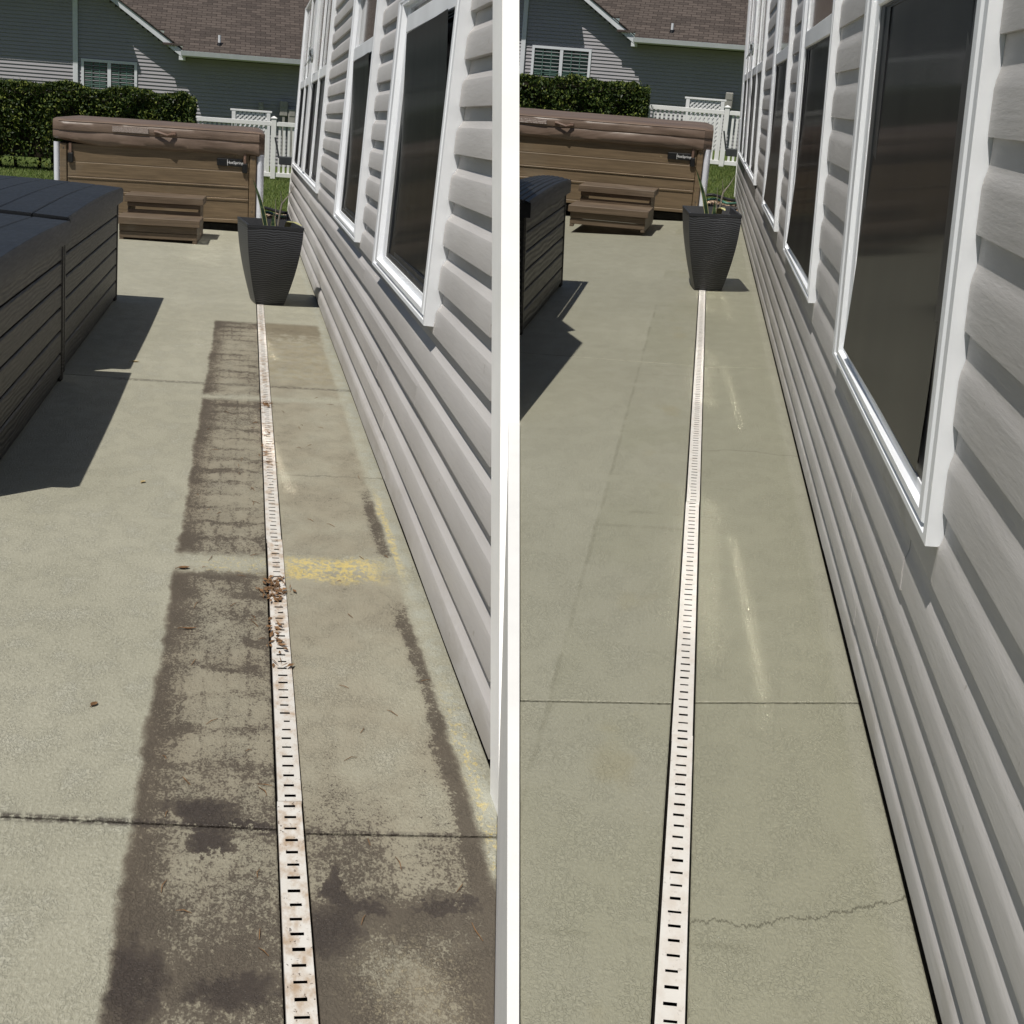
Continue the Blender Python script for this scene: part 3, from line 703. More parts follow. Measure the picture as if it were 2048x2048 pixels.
# ================================================================= DECK BOXES
def deck_box(P, xr, y0, y1, H, depth, label, kk, seed):
    """right face at x = xr, runs from y0 to y1; lid overhangs."""
    t = thing('deck_box', P, (xr, y0, 0), label, 'storage box')
    L = y1 - y0; x0 = -depth; hb = H * .90
    MB().box(x0 + .02 * kk, -.02 * kk, .03 * kk, L - .03 * kk, .0, hb * .99).build('inner_shell', M_sash, t)
    rows = 6; bh = (hb - .03 * kk) / rows
    for i in range(rows):
        z0 = .03 * kk + i * bh
        MB().box(-.024 * kk, -.002 * kk, .05 * kk, L - .05 * kk, z0 + .006 * kk, z0 + bh - .004 * kk, .006 * kk).build('side_board', M_resA, t)
        MB().box(x0 + .05 * kk, -.05 * kk, L - .034 * kk, L - .012 * kk, z0 + .006 * kk, z0 + bh - .004 * kk, .006 * kk).build('end_board', M_resA, t)
        MB().box(x0 + .05 * kk, -.05 * kk, .012 * kk, .034 * kk, z0 + .006 * kk, z0 + bh - .004 * kk, .006 * kk).build('end_board', M_resA, t)
    for yy in (0, L - .055 * kk):
        MB().box(-.055 * kk, .006 * kk, yy, yy + .055 * kk, 0, hb, .012 * kk).build('corner_post', M_resA, t)
    # crowned lid made of planks that run along the box
    lid0 = MB()
    ys = [-.03 * kk + (L + .06 * kk) * i / 10 for i in range(11)]
    sag = lambda y: .018 * kk * math.sin(math.pi * min(1, max(0, y / L)))
    rowsv = []
    for y in ys:
        rowsv.append([(.035 * kk, y, hb - .02 * kk), (.038 * kk, y, H - .02 * kk + sag(y)), (.026 * kk, y, H + sag(y))])
    lid0.sheet([r_ for r_ in rowsv][::-1], True)
    for yy, rev in ((ys[0], 0), (ys[-1], 1)):
        lid0.box(x0 - .03 * kk, .034 * kk, yy - .001 if rev else yy, yy + .03 * kk if not rev else yy + .0, hb - .02 * kk, H - .012 * kk, 0) if not rev else lid0.box(x0 - .03 * kk, .034 * kk, yy - .03 * kk, yy, hb - .02 * kk, H - .012 * kk)
    lid = lid0.build('lid', M_lidA, t)
    n = 9; pw = (depth + .05 * kk) / n
    for i in range(n):
        xa = .027 * kk - (i + 1) * pw + .0035 * kk; xb = .027 * kk - i * pw - .0035 * kk
        rs = []
        crown = lambda x: .022 * kk * (1 - ((x + depth / 2) / (depth / 2)) ** 2)
        for y in ys:
            za, zb = H + sag(y) + crown(xa), H + sag(y) + crown(xb)
            c = .005 * kk
            rs.append([(xa, y, za - .02 * kk), (xa, y, za - c), (xa + c, y, za), (xb - c, y, zb), (xb, y, zb - c), (xb, y, zb - .02 * kk)])
        m = MB(); m.loft(rs, True, False); m.build('lid_plank', M_lidA, lid)
    return t
gb = 'deck boxes'
deck_box(PA, -.985, 8.50, 12.0, .885, 1.7, 'dark resin deck box farther from camera beside the stained patio', 1.0, 1)
deck_box(PA, -.965, 5.62, 8.30, .875, 1.7, 'dark resin deck box nearest the left picture edge by the stained patio', 1.0, 2)
deck_box(PB, -.596, 4.96, 6.40, .462, .165, 'dark resin deck box near the hot tub by the washed patio', .53, 3)

# ================================================================= HOT TUBS
def text_mesh(body, size, mat):
    c = bpy.data.curves.new('lettering', 'FONT'); c.body = body; c.size = size; c.align_x = 'CENTER'; c.align_y = 'CENTER'; c.extrude = .0006
    o = bpy.data.objects.new('tmp', c); COL.objects.link(o)
    me = bpy.data.meshes.new_from_object(o.evaluated_get(bpy.context.evaluated_depsgraph_get()))
    bpy.data.objects.remove(o, do_unlink=True); me.materials.clear(); me.materials.append(mat); return me
def hot_tub(P, loc, W, kk, dep, label, left_post=True):
    """loc = front right corner of the cabinet; extends to -x by W. k scales heights."""
    t = thing('hot_tub', P, loc, label, 'hot tub')
    b = lambda x0, x1, y0, y1, z0, z1, c=.006: MB().box(x0, x1, y0, y1, z0 * kk, z1 * kk, c * kk)
    xl, xr = -W, 0.0
    b(xl + .05, xr - .05, .10 * kk, dep, .06, 1.03).build('cabinet', M_black, t)
    b(xl + .03, xr - .03, .06 * kk, dep - .02, 0, .10).build('base', M_black, t)
    bl, br = xl + .17 * kk, xr - .19 * kk
    for z0, z1, o in ((.115, .160, .0), (.168, .402, .0), (.410, .437, .012), (.444, .577, .0), (.583, .601, .012), (.607, .787, .0), (.794, 1.02, .0)):
        b(bl, br, -.0 - o * kk, .045 * kk, z0, z1, .005).build('cabinet_board', M_tub, t)
    for z in (.164, .406, .4405, .580, .604, .7905): b(bl, br, .004 * kk, .05 * kk, z - .005, z + .005, .001).build('groove_highlight', M_groove_highlight, t)  # light strips set in the grooves as painted edge highlights
    b(br + .006 * kk, br + .095 * kk, -.02 * kk, .10 * kk, .11, 1.02, .012).build('brown_corner_post', M_tub, t)
    b(bl - .095 * kk, bl - .006 * kk, -.02 * kk, .10 * kk, .11, 1.02, .012).build('brown_corner_post', M_tub, t)
    def rpost(cx, cy, r):
        m = MB(); rg = []
        for z in (.02, 1.03): rg.append([(cx + math.cos(a) * r, cy + math.sin(a) * r * 1.6, z * kk) for a in [2 * math.pi * i / 16 for i in range(16)]])
        m.loft(rg, True, True); return m
    rpost(xr - .045 * kk, .06 * kk, .05 * kk).build('white_corner_post', M_post, t)
    rpost(xl + .035 * kk, .06 * kk, .045 * kk).build('white_corner_post', M_post, t)
    # cover: folded vinyl lid with a drooping skirt
    N = 36; rows = []
    prof = [(.03, 1.005), (-.02, 1.015), (-.055, 1.05), (-.065, 1.10), (-.05, 1.16), (-.042, 1.185), (-.055, 1.19), (-.06, 1.25), (-.045, 1.295), (-.01, 1.318), (.35, 1.335), (1.0, 1.36)]
    for i in range(N + 1):
        u = i / N; x = (xl - .01 * kk) + (W + .02 * kk) * u
        endr = max(0, (u - .975) / .025); endl = max(0, (.02 - u) / .02)
        lift = .075 * max(0, (1 - u / .22)) ** 1.5
        row = []
        for j, (oy, z) in enumerate(prof):
            q = mnoise.noise(Vector((x / kk * 2.2, j * .9, 3))); zz = z + (lift * (1.19 - z) / .19 if z < 1.19 else 0) + q * .008
            if u > .85 and z < 1.18: zz += .012 * math.sin((u - .85) * 60 + z * 40)
            yy = oy * kk if oy < .9 else dep
            yy += (endr ** 2) * .10 * kk + (endl ** 2) * .05 * kk - (.012 * kk * q if j in (2, 3, 4) else 0)
            if z > 1.3: zz -= endr ** 2 * .04
            row.append((x, yy, zz * kk))
        rows.append(row)
    m = MB(); m.sheet(rows[::-1], True)
    for rw_, rev in ((rows[0], 0), (rows[-1], 1)):
        ring = list(rw_) + [(rw_[0][0], dep, 1.0 * kk)]
        m.add(ring, [list(range(len(ring))) if rev else list(range(len(ring)))[::-1]])
    cov = m.build('cover', M_cover, t)
    MB().tube([(r_[5][0], r_[5][1] - .004 * kk, r_[5][2]) for r_ in rows[1:-1]], .0055 * kk, 6).build('cover_seam', M_piping, cov)
    MB().tube([(r_[8][0], r_[8][1] - .002 * kk, r_[8][2] + .008 * kk) for r_ in rows[1:-1]], .0045 * kk, 6).build('cover_seam', M_piping, cov)
    # printed care label and handle on the cover
    lx = xl + W * .275; lw = W * .17
    MB().box(lx, lx + lw, -.0685 * kk, -.062 * kk, 1.205 * kk, 1.275 * kk).build('care_label', M_label, cov)
    hx = xl + W * .475
    pts = [(hx, -.066 * kk, 1.235 * kk), (hx + .04 * kk, -.085 * kk, 1.232 * kk), (hx + .16 * kk, -.115 * kk, 1.20 * kk), (hx + .22 * kk, -.085 * kk, 1.215 * kk), (hx + .26 * kk, -.066 * kk, 1.218 * kk)]
    MB().tube(pts, .019 * kk, 8).build('cover_handle', M_strap, cov)
    for q in (0, .22): MB().box(hx - .01 * kk + q * kk, hx + .05 * kk + q * kk, -.073 * kk, -.06 * kk, 1.195 * kk, 1.255 * kk, .004 * kk).build('handle_patch', M_strap, cov)
    for sx in (bl + .02 * kk, br - .075 * kk):
        s_ = b(sx, sx + .035 * kk, -.034 * kk, -.012 * kk, .90, 1.03, .004).build('strap', M_strap, t)
        b(sx - .015 * kk, sx + .055 * kk, -.040 * kk, -.004 * kk, .775, .905, .012).build('strap_clip', M_badge, s_)
    bx0 = br - .42 * kk
    bd = b(bx0, bx0 + .335 * kk, -.024 * kk, -.004 * kk, .855, .955, .01).build('badge', M_badge, t)
    MB().box(bx0 + .135 * kk, bx0 + .139 * kk, -.0255 * kk, -.0235 * kk, .865 * kk, .945 * kk).build('badge_line', M_white, bd)
    link_mesh('lettering', text_mesh('HotSpring', .052 * kk, M_white), bd, (bx0 + .236 * kk, -.0255 * kk, .905 * kk), (math.pi / 2, 0, 0))
    for sx in (bl - .05 * kk, br + .05 * kk):
        for z in (.28, .96): MB().tube([(sx, -.024 * kk, z * kk), (sx, -.018 * kk, z * kk)], .008 * kk, 8).build('screw', M_shelf, t)
    return t
hot_tub(FA, (.205, 20.18, 0), 2.69, 1.0, 3.2, 'brown hot tub with folded vinyl cover behind the stained patio')
hot_tub(FB, (.035, 10.30, 0), 2.05, .475, 1.7, 'brown hot tub with folded vinyl cover behind the washed patio')

def spa_steps(P, loc, W, kk, dep, label, rz=0.0):
    t = thing('spa_steps', P, loc, label, 'steps', rz=rz)
    b = lambda x0, x1, y0, y1, z0, z1, c=.004: MB().box(x0, x1, y0, y1, z0 * kk, z1 * kk, c * kk)
    x0, x1 = -W, 0
    for z0, z1 in ((.035, .105), (.110, .188)): b(x0, x1, 0, .04 * kk, z0, z1).build('riser_board', M_step, t)
    for xx in (x0, x1 - .05 * kk): b(xx, xx + .05 * kk, .002 * kk, .08 * kk, 0, .032).build('foot', M_step, t)
    for xx in (x0, x1 - .03 * kk): b(xx + .002 * kk, xx + .028 * kk, .044 * kk, dep, .0, .188).build('side_panel', M_step, t)
    for k in range(3):
        yy = -.05 * kk + k * dep * .19
        b(x0 - .03 * kk, x1 + .035 * kk, yy, yy + dep * .185, .192, .275).build('tread_board', M_step, t)
    y2 = dep * .5
    for z0, z1 in ((.245, .32), (.325, .402)): b(x0 + .02 * kk, x1 - .0, y2, y2 + .04 * kk, z0 + .03, z1).build('riser_board', M_step, t)
    for xx in (x0 + .02 * kk, x1 - .03 * kk): b(xx + .002 * kk, xx + .028 * kk, y2 + .044 * kk, dep, .19, .402).build('side_panel', M_step, t)
    for k in range(3):
        yy = y2 - .05 * kk + k * dep * .19
        b(x0 - .01 * kk, x1 + .035 * kk, yy, yy + dep * .185, .406, .49).build('tread_board', M_step, t)
    return t
spa_steps(FA, (-.575, 17.74, .012), .89, 1.0, 1.5, 'two tread brown steps before the hot tub by the stained patio', rz=-.02)
spa_steps(FB, (-.318, 9.03, .006), .462, .47, .78, 'two tread brown steps before the hot tub by the washed patio', rz=-.03)

# ================================================================= PLANTERS
def planter(P, loc, wb, wt, db, dt, H, kk, label, rz):
    t = thing('planter', P, loc, label, 'planter', rz=rz)
    def ring(hx, hy, z, n=4, bulge=.0):
        pts = []
        c = [(-hx, -hy), (hx, -hy), (hx, hy), (-hx, hy)]
        for i in range(4):
            a, b = c[i], c[(i + 1) % 4]
            for k in range(n):
                u = k / n; bo = bulge * math.sin(math.pi * u)
                x, y = a[0] + (b[0] - a[0]) * u, a[1] + (b[1] - a[1]) * u
                l = math.hypot(x, y); pts.append((x * (1 + bo), y * (1 + bo), z))
        return pts
    rings = []
    for i in range(15):
        u = i / 14; e = 1 - (1 - u) ** 1.7
        hx = (wb + (wt - wb) * e) / 2; hy = (db + (dt - db) * e) / 2
        rings.append(ring(hx, hy, H * u, 6, .10 * (1 - u)))
    m = MB(); m.loft(rings, False, True)
    base = rings[0]; m.add(base, [list(range(len(base)))[::-1]])
    body = m.build('pot', M_pot if kk > .8 else M_pot2, t)
    th = .014 * kk
    lipm = MB(); a = ring(wt / 2 + .003 * kk, dt / 2 + .003 * kk, H, 1); b_ = ring(wt / 2 - th, dt / 2 - th, H, 1); a0 = ring(wt / 2 + .003 * kk, dt / 2 + .003 * kk, H - .02 * kk, 1); c_ = ring(wt / 2 * .90 - th, dt / 2 * .9 - th, H * .80, 1)
    up = [(x, y, z + .004 * kk) for x, y, z in a]; up2 = [(x, y, z + .004 * kk) for x, y, z in b_]
    lipm.loft([a0, up, up2, c_], False, False); lipm.build('rim', M_potin, t)
    MB().add([(x, y, z + .01 * kk) for x, y, z in c_], [(0, 1, 2, 3)]).build('soil', M_soil, t)
    # sword leaves with cream margins
    def blade(bp, tip, w_, bend, seedk):
        b0, tp = Vector(bp), Vector(tip); d = tp - b0; side = Vector((d.z, -.25 * d.z, -d.x)).normalized()
        rows = []; edge = []
        for i in range(9):
            u = i / 8; c = b0 + d * u + Vector((bend * math.sin(math.pi * u), 0, 0)); ww = w_ * (1 - u ** 2.2) * (.6 + .6 * min(1, u * 3)) / 1.2 + .0008
            rows.append([c - side * ww, c - side * ww * .72 + Vector((0, .004 * kk, 0)), c + side * ww * .72 + Vector((0, .004 * kk, 0)), c + side * ww])
        mm = MB(); mm.sheet([r_[1:3] for r_ in rows], True); lf = mm.build('leaf', M_blade, t)
        for k in (0, 2): MB().sheet([r_[k:k + 2] for r_ in rows], True).build('leaf_margin', M_cream, lf)
    z0 = H * .80
    blade((-.03 * kk, -.12 * kk, z0), (-.165 * kk, -.06 * kk, H + .36 * kk), .021 * kk, .02 * kk, 1)
    blade((.03 * kk, .0, z0), (.028 * kk, .02 * kk, H + .085 * kk), .026 * kk, .0, 2)
    # one long leaf droops over the front rim
    pts = [Vector((.10, -.05, H * .82 / kk)) * 1.0, Vector((.13, -.16, H / kk + .03)), Vector((.17, -.25, H / kk + .035)), Vector((.21, -.30, H / kk + .015))]
    mm = MB(); rr = []
    for i, p in enumerate(pts):
        p = Vector((p.x * kk * wt / .44, p.y * kk * dt / .7, p.z * kk)); ww = (.022, .026, .02, .002)[i] * kk
        rr.append([p + Vector((-ww, 0, 0)), p + Vector((0, 0, .006 * kk)), p + Vector((ww, 0, 0))])
    mm.sheet(rr, True); mm.build('leaf', M_cream, t)
    tw = MB(); tw.tube([Vector((.06, .05, z0 / kk)) * kk, Vector((.085, .06, H / kk + .06)) * kk, Vector((.10, .06, H / kk + .16)) * kk, Vector((.15, .08, H / kk + .22)) * kk, Vector((.20, .10, H / kk + .31)) * kk], [.010 * kk, .009 * kk, .008 * kk, .005 * kk, .002 * kk], 6)
    tw.tube([Vector((.10, .06, H / kk + .16)) * kk, Vector((.085, .05, H / kk + .26)) * kk], [.005 * kk, .0018 * kk], 5)
    tw.tube([Vector((.05, .05, z0 / kk)) * kk, Vector((.05, .05, H / kk + .10)) * kk, Vector((.045, .06, H / kk + .2)) * kk], [.006 * kk, .004 * kk, .0015 * kk], 5)
    tw.build('bare_twig', M_twig, t)
    return t
planter(PA, (.206, 12.58, .0055), .235, .455, .48, .86, .655, 1.0, 'tall dark ribbed planter with a snake plant on the stained patio', .10)
planter(PB, (.034, 6.63, .0035), .118, .224, .26, .46, .335, .5, 'tall dark ribbed planter with a snake plant on the washed patio', .08)

# ================================================================= YARDS BEHIND
def fence(P, x0, x1, xp, Y, H, kk, label):
    t = thing('picket_fence', P, (x0, Y, 0), label, 'fence')
    b = lambda xa, xb, ya, yb, za, zb: MB().box(xa - x0, xb - x0, ya * kk, yb * kk, za * kk, zb * kk, .006 * kk)
    b(x0, xp - .002, -.05, .05, H - .11, H).build('top_rail', M_fence, t)
    b(xp + .13 * kk, x1, -.05, .05, H - .11, H).build('top_rail', M_fence, t)
    b(x0, xp - .002, -.04, .04, .05, .16).build('bottom_rail', M_fence, t); b(xp + .13 * kk, x1, -.04, .04, .05, .16).build('bottom_rail', M_fence, t)
    p = b(xp, xp + .128 * kk, -.07, .07, 0, H + .07).build('post', M_fence, t)
    m = MB(); cx = xp - x0 + .064 * kk; r_ = .082 * kk; z = (H + .071) * kk
    m.add([(cx - r_, -r_, z), (cx + r_, -r_, z), (cx + r_, r_, z), (cx - r_, r_, z), (cx - r_, -r_, z + .025 * kk), (cx + r_, -r_, z + .025 * kk), (cx + r_, r_, z + .025 * kk), (cx - r_, r_, z + .025 * kk), (cx, 0, z + .07 * kk)],
          [(0, 3, 2, 1), (0, 1, 5, 4), (1, 2, 6, 5), (2, 3, 7, 6), (3, 0, 4, 7), (4, 5, 8), (5, 6, 8), (6, 7, 8), (7, 4, 8)]); m.build('post_cap', M_fence, p)
    me = MB().box(0, .062 * kk, -.012 * kk, .012 * kk, .162 * kk, (H - .112) * kk, .003 * kk).mesh('picket', M_fence)
    x = x0 + .03 * kk
    while x < x1 - .07 * kk:
        if not (xp - .07 * kk < x < xp + .135 * kk): link_mesh('picket', me, t, (x - x0, 0, 0))
        x += .118 * kk
    return t
def lattice(P, x0, x1, Y, H, kk, label):
    t = thing('lattice_screen', P, (x0, Y, 0), label, 'lattice'); W = x1 - x0
    MB().box(-.04 * kk, W + .04 * kk, -.05 * kk, .05 * kk, H - .05 * kk, H, .005 * kk).build('cap_rail', M_fence, t)
    for xx in (0, W - .10 * kk): MB().box(xx, xx + .10 * kk, -.045 * kk, .045 * kk, 0, H - .052 * kk, .005 * kk).build('post', M_fence, t)
    z0, z1 = .35 * kk, H - .055 * kk; xa, xb = .102 * kk, W - .102 * kk; sp = .115 * kk
    for d in (1, -1):
        n = int((xb - xa + (z1 - z0)) / sp) + 1
        for i in range(n):
            o = i * sp
            # slat from bottom/side to top/side at 45 degrees, clipped to the panel
            p0 = (xa + o, z0); p1 = (xa + o - (z1 - z0), z1)
            if p0[0] > xb: p0 = (xb, z0 + (xa + o - xb))
            if p1[0] < xa: p1 = (xa, z0 + o)
            if p0[1] >= z1 or p1[1] <= z0 or p0[1] >= p1[1]: continue
            if d < 0: p0 = (xa + xb - p0[0], p0[1]); p1 = (xa + xb - p1[0], p1[1])
            hw = .022 * kk; yo = .008 * kk * d
            dx, dz = p1[0] - p0[0], p1[1] - p0[1]; l = math.hypot(dx, dz)
            if l < .03 * kk: continue
            nx, nz = -dz / l * hw, dx / l * hw
            MB().prism_y([(p0[0] + nx, p0[1] + nz), (p0[0] - nx, p0[1] - nz), (p1[0] - nx, p1[1] - nz), (p1[0] + nx, p1[1] + nz)], yo - .006 * kk, yo + .006 * kk).build('lattice_slat', M_fence, t)
    return t
fence(FA, -1.75, 2.2, .568, 39.2, 1.44, 1.0, 'low white picket fence at the yard beyond the stained patio')
lattice(FA, -.45, .56, 40.6, 1.70, 1.0, 'white lattice screen behind the picket fence beyond the stained patio')
fence(FB, -1.05, .95, .19, 19.85, 1.46, .49, 'low white picket fence at the yard beyond the washed patio')
lattice(FB, -.335, .185, 20.6, .85, .5, 'white lattice screen behind the picket fence beyond the washed patio')
def utility(P, x, Y, w_, z0, z1, kk, label, name='meter_box'):
    t = thing(name, P, (x, Y, 0), label, 'meter box')
    MB().box(0, w_, 0, .16 * kk, z0, z1, .02 * kk).build('housing', M_grey, t)
    MB().box(w_ * .35, w_ * .65, .02 * kk, .10 * kk, 0, z0 - .001).build('conduit', M_grey, t)
    MB().box(w_ * .12, w_ * .88, -.012 * kk, -.001, z0 + (z1 - z0) * .55, z1 - .03 * kk, .006 * kk).build('cover_plate', M_grey, t)
utility(FA, .30, 49.7, .16, 1.75, 2.02, 1, 'grey utility box standing above the lattice beyond the stained patio')
utility(FA, .98, 49.7, .26, 1.62, 2.10, 1, 'grey electric meter on the neighbour wall beyond the stained patio')
utility(FA, 1.26, 49.7, .24, 1.35, 1.86, 1, 'rounded grey utility box farthest right, beyond the stained patio')
utility(FB, .24, 26.5, .13, .72, .99, .5, 'grey utility box behind the fence post beyond the washed patio')

def neighbour(P, Y, e_x, e_z, x_r, x_l, corner, win, kk, pipe, label, roofmat, tag_window):
    """Wall plane at Y. Right of e_x an eave with a gutter, left of it a gable rake rising to the left."""
    t = thing('neighbour_house', P, (0, Y, 0), label, 'house')
    c = .115 * kk; slope = .69; ztop = 5.3 * kk
    xt = e_x - (ztop - e_z) / slope
    def lapwall(xa, xb, off, z_hi):
        m = MB(); z = 0.0
        while z < z_hi(xa) or z < z_hi(xb):
            for (a, b) in ((xa, xb),):
                a2 = a; b2 = b
                # clip right end by the rake
                if z_hi(b2) < z + c:
                    b2 = min(b2, e_x - max(0, (z + c - e_z)) / slope)
                if b2 > a2: m.add([(a2, off - .030 * kk, z), (b2, off - .030 * kk, z), (b2, off - .001, z + c), (a2, off - .001, z + c), (a2, off, z), (b2, off, z)], [(0, 1, 2, 3), (4, 5, 1, 0)])
            z += c
        return m
    rake = lambda x: e_z + max(0, (e_x - x)) * slope
    lapwall(corner, x_r, 0, lambda x: min(ztop, rake(x)) if x < e_x else e_z).build('wall', M_nsid, t)
    lapwall(x_l, corner - .16 * kk, -.06 * kk, lambda x: ztop).build('wall', M_nsid, t)
    m = MB(); m.prism_y([(x_l, 0), (x_r, 0), (x_r, e_z), (e_x, e_z), (xt, ztop), (x_l, ztop)], .003, 4 * kk); m.build('house_core', M_core, t)
    MB().box(corner - .158 * kk, corner - .002, -.10 * kk, -.02 * kk, 0, ztop - .01, .01 * kk).build('corner_trim', M_trim, t)
    ov = .85 * kk
    # gutter, soffit, roof on the right
    MB().box(e_x, x_r + .3, -ov + .10 * kk, -.018 * kk, e_z - .02 * kk, e_z + .01 * kk).build('soffit', M_trim, t)
    m = MB(); m.prism_x([(-ov - .02 * kk, e_z), (-ov - .05 * kk, e_z + .14 * kk), (-ov + .095 * kk, e_z + .15 * kk), (-ov + .095 * kk, e_z - .01 * kk)], e_x - .02 * kk, x_r + .3); m.build('gutter', M_trim, t)
    m = MB(); yb = 9 * kk; m.prism_x([(-ov + .02 * kk, e_z + .155 * kk), (yb, e_z + .155 * kk + (yb + ov) * .52), (yb, e_z + .10 * kk + (yb + ov) * .52), (-ov + .10 * kk, e_z + .155 * kk - .02 * kk)], e_x + .02 * kk, x_r + .3)
    z5 = e_z + .155 * kk + (.4 * kk + ov) * .52; m.prism_x([(.4 * kk, z5), (yb, e_z + .155 * kk + (yb + ov) * .52), (yb, e_z + .10 * kk + (yb + ov) * .52), (.4 * kk, z5 - .05 * kk)], e_x - 6 * kk, e_x - .602 * kk)
    z6 = e_z + .155 * kk + (ov - .5 * kk) * .52; m.prism_x([(-.5 * kk, z6), (yb, e_z + .155 * kk + (yb + ov) * .52), (yb, e_z + .10 * kk + (yb + ov) * .52), (-.5 * kk, z6 - .05 * kk)], e_x - .6 * kk, e_x + .018 * kk)
    rf = m.build('roof', roofmat, t)
    px, pz = pipe
    yr = (pz[0] - e_z - .155 * kk) / .52 - ov
    MB().tube([(px, yr, pz[0] - .05 * kk), (px, yr, pz[1])], .045 * kk, 10).build('vent_pipe', M_trim, rf)
    MB().tube([(px, yr, pz[0] - .10 * kk), (px, yr, pz[0] + .05 * kk)], [.11 * kk, .06 * kk], 10).build('pipe_boot', M_badge, rf)
    # rake board and its overhang
    th = .17 * kk; L2 = xt - .4 * kk
    top = lambda x: rake(x) + .16 * kk
    m = MB(); m.prism_y([(e_x + .10 * kk, top(e_x) - .10 * kk - th), (e_x + .10 * kk, top(e_x) - .06 * kk), (L2, top(L2)), (L2, top(L2) - th)], -.44 * kk, -.37 * kk); m.build('rake_board', M_trim, t)
    m = MB(); m.prism_y([(e_x + .16 * kk, top(e_x) - .065 * kk), (e_x + .16 * kk, top(e_x) - .03 * kk), (L2, top(L2) + .05 * kk), (L2, top(L2) + .01 * kk)], -.48 * kk, 3.5 * kk); m.build('gable_roof', roofmat, t)
    m = MB(); m.prism_y([(e_x + .08 * kk, top(e_x) - .12 * kk - th * .9), (e_x + .08 * kk, top(e_x) - .08 * kk - th * .6), (L2, top(L2) - th * .6), (L2, top(L2) - th * .8)], -.37 * kk, -.032 * kk); m.build('soffit', M_trim, t)
    MB().box(e_x - .10 * kk, e_x + .10 * kk, -.43 * kk, -.02 * kk, e_z - .14 * kk, e_z + .05 * kk, .01 * kk).build('eave_return', M_trim, t)
    # a level eave higher up shades the top of the wall
    MB().box(x_l, e_x - 2.2 * kk, -1.02 * kk, .1, ztop - .06 * kk, ztop + .06 * kk).build('upper_eave', M_trim, t)
    # paired windows with plantation shutters
    wx0, wx1, wz0, wz1 = win; fw = .085 * kk
    rings = [[(wx0 + i, -o, wz0 + i), (wx1 - i, -o, wz0 + i), (wx1 - i, -o, wz1 - i), (wx0 + i, -o, wz1 - i)] for i, o in ((0, .002), (0, .06 * kk), (fw, .06 * kk), (fw, .02 * kk))]
    wdw = MB().loft([r_[::-1] for r_ in rings], False, False).build('window', M_trim, t); wdw['label'] = tag_window
    mid = (wx0 + wx1) / 2
    MB().box(mid - .055 * kk, mid + .055 * kk, -.055 * kk, -.018 * kk, wz0 + fw, wz1 - fw).build('mullion', M_trim, wdw)
    for a, b in ((wx0 + fw, mid - .055 * kk), (mid + .055 * kk, wx1 - fw)):
        MB().box(a, b, -.026 * kk, -.020 * kk, wz0 + fw, wz1 - fw).build('pane', M_npane, wdw)
        for q in (1 / 3, 2 / 3):
            xx = a + (b - a) * q; MB().box(xx - .012 * kk, xx + .012 * kk, -.034 * kk, -.027 * kk, wz0 + fw, wz1 - fw).build('glazing_bar', M_shut, wdw)
        zz = wz0 + (wz1 - wz0) * .45; MB().box(a, b, -.0345 * kk, -.0275 * kk, zz - .012 * kk, zz + .012 * kk).build('glazing_bar', M_shut, wdw)
        nl = 11
        for k in range(nl):
            z = wz0 + fw + (wz1 - wz0 - 2 * fw) * (k + .5) / nl
            for (u0, u1) in ((.04, .30), (.44, .92)): MB().box(a + (b - a) * u0, a + (b - a) * u1, -.0268 * kk, -.0262 * kk, z - .022 * kk, z + .012 * kk).build('shutter_slat', M_shut, wdw)
    return t
neighbour(FA, 50.0, -2.14, 3.26, 3.0, -12.0, -5.38, (-5.29, -3.56, 1.55, 2.96), 1.0, (-.98, (3.70, 3.98)), 'grey sided neighbour house with brown roof behind the stained patio', M_roofA, 'white framed double window')
neighbour(FB, 26.7, -1.43, 1.70, 1.6, -4.4, -3.34, (-3.22, -2.17, .72, 1.535), .52, (-.80, (1.925, 2.06)), 'grey sided neighbour house with brown roof behind the washed patio', M_roofB, 'white framed double window')

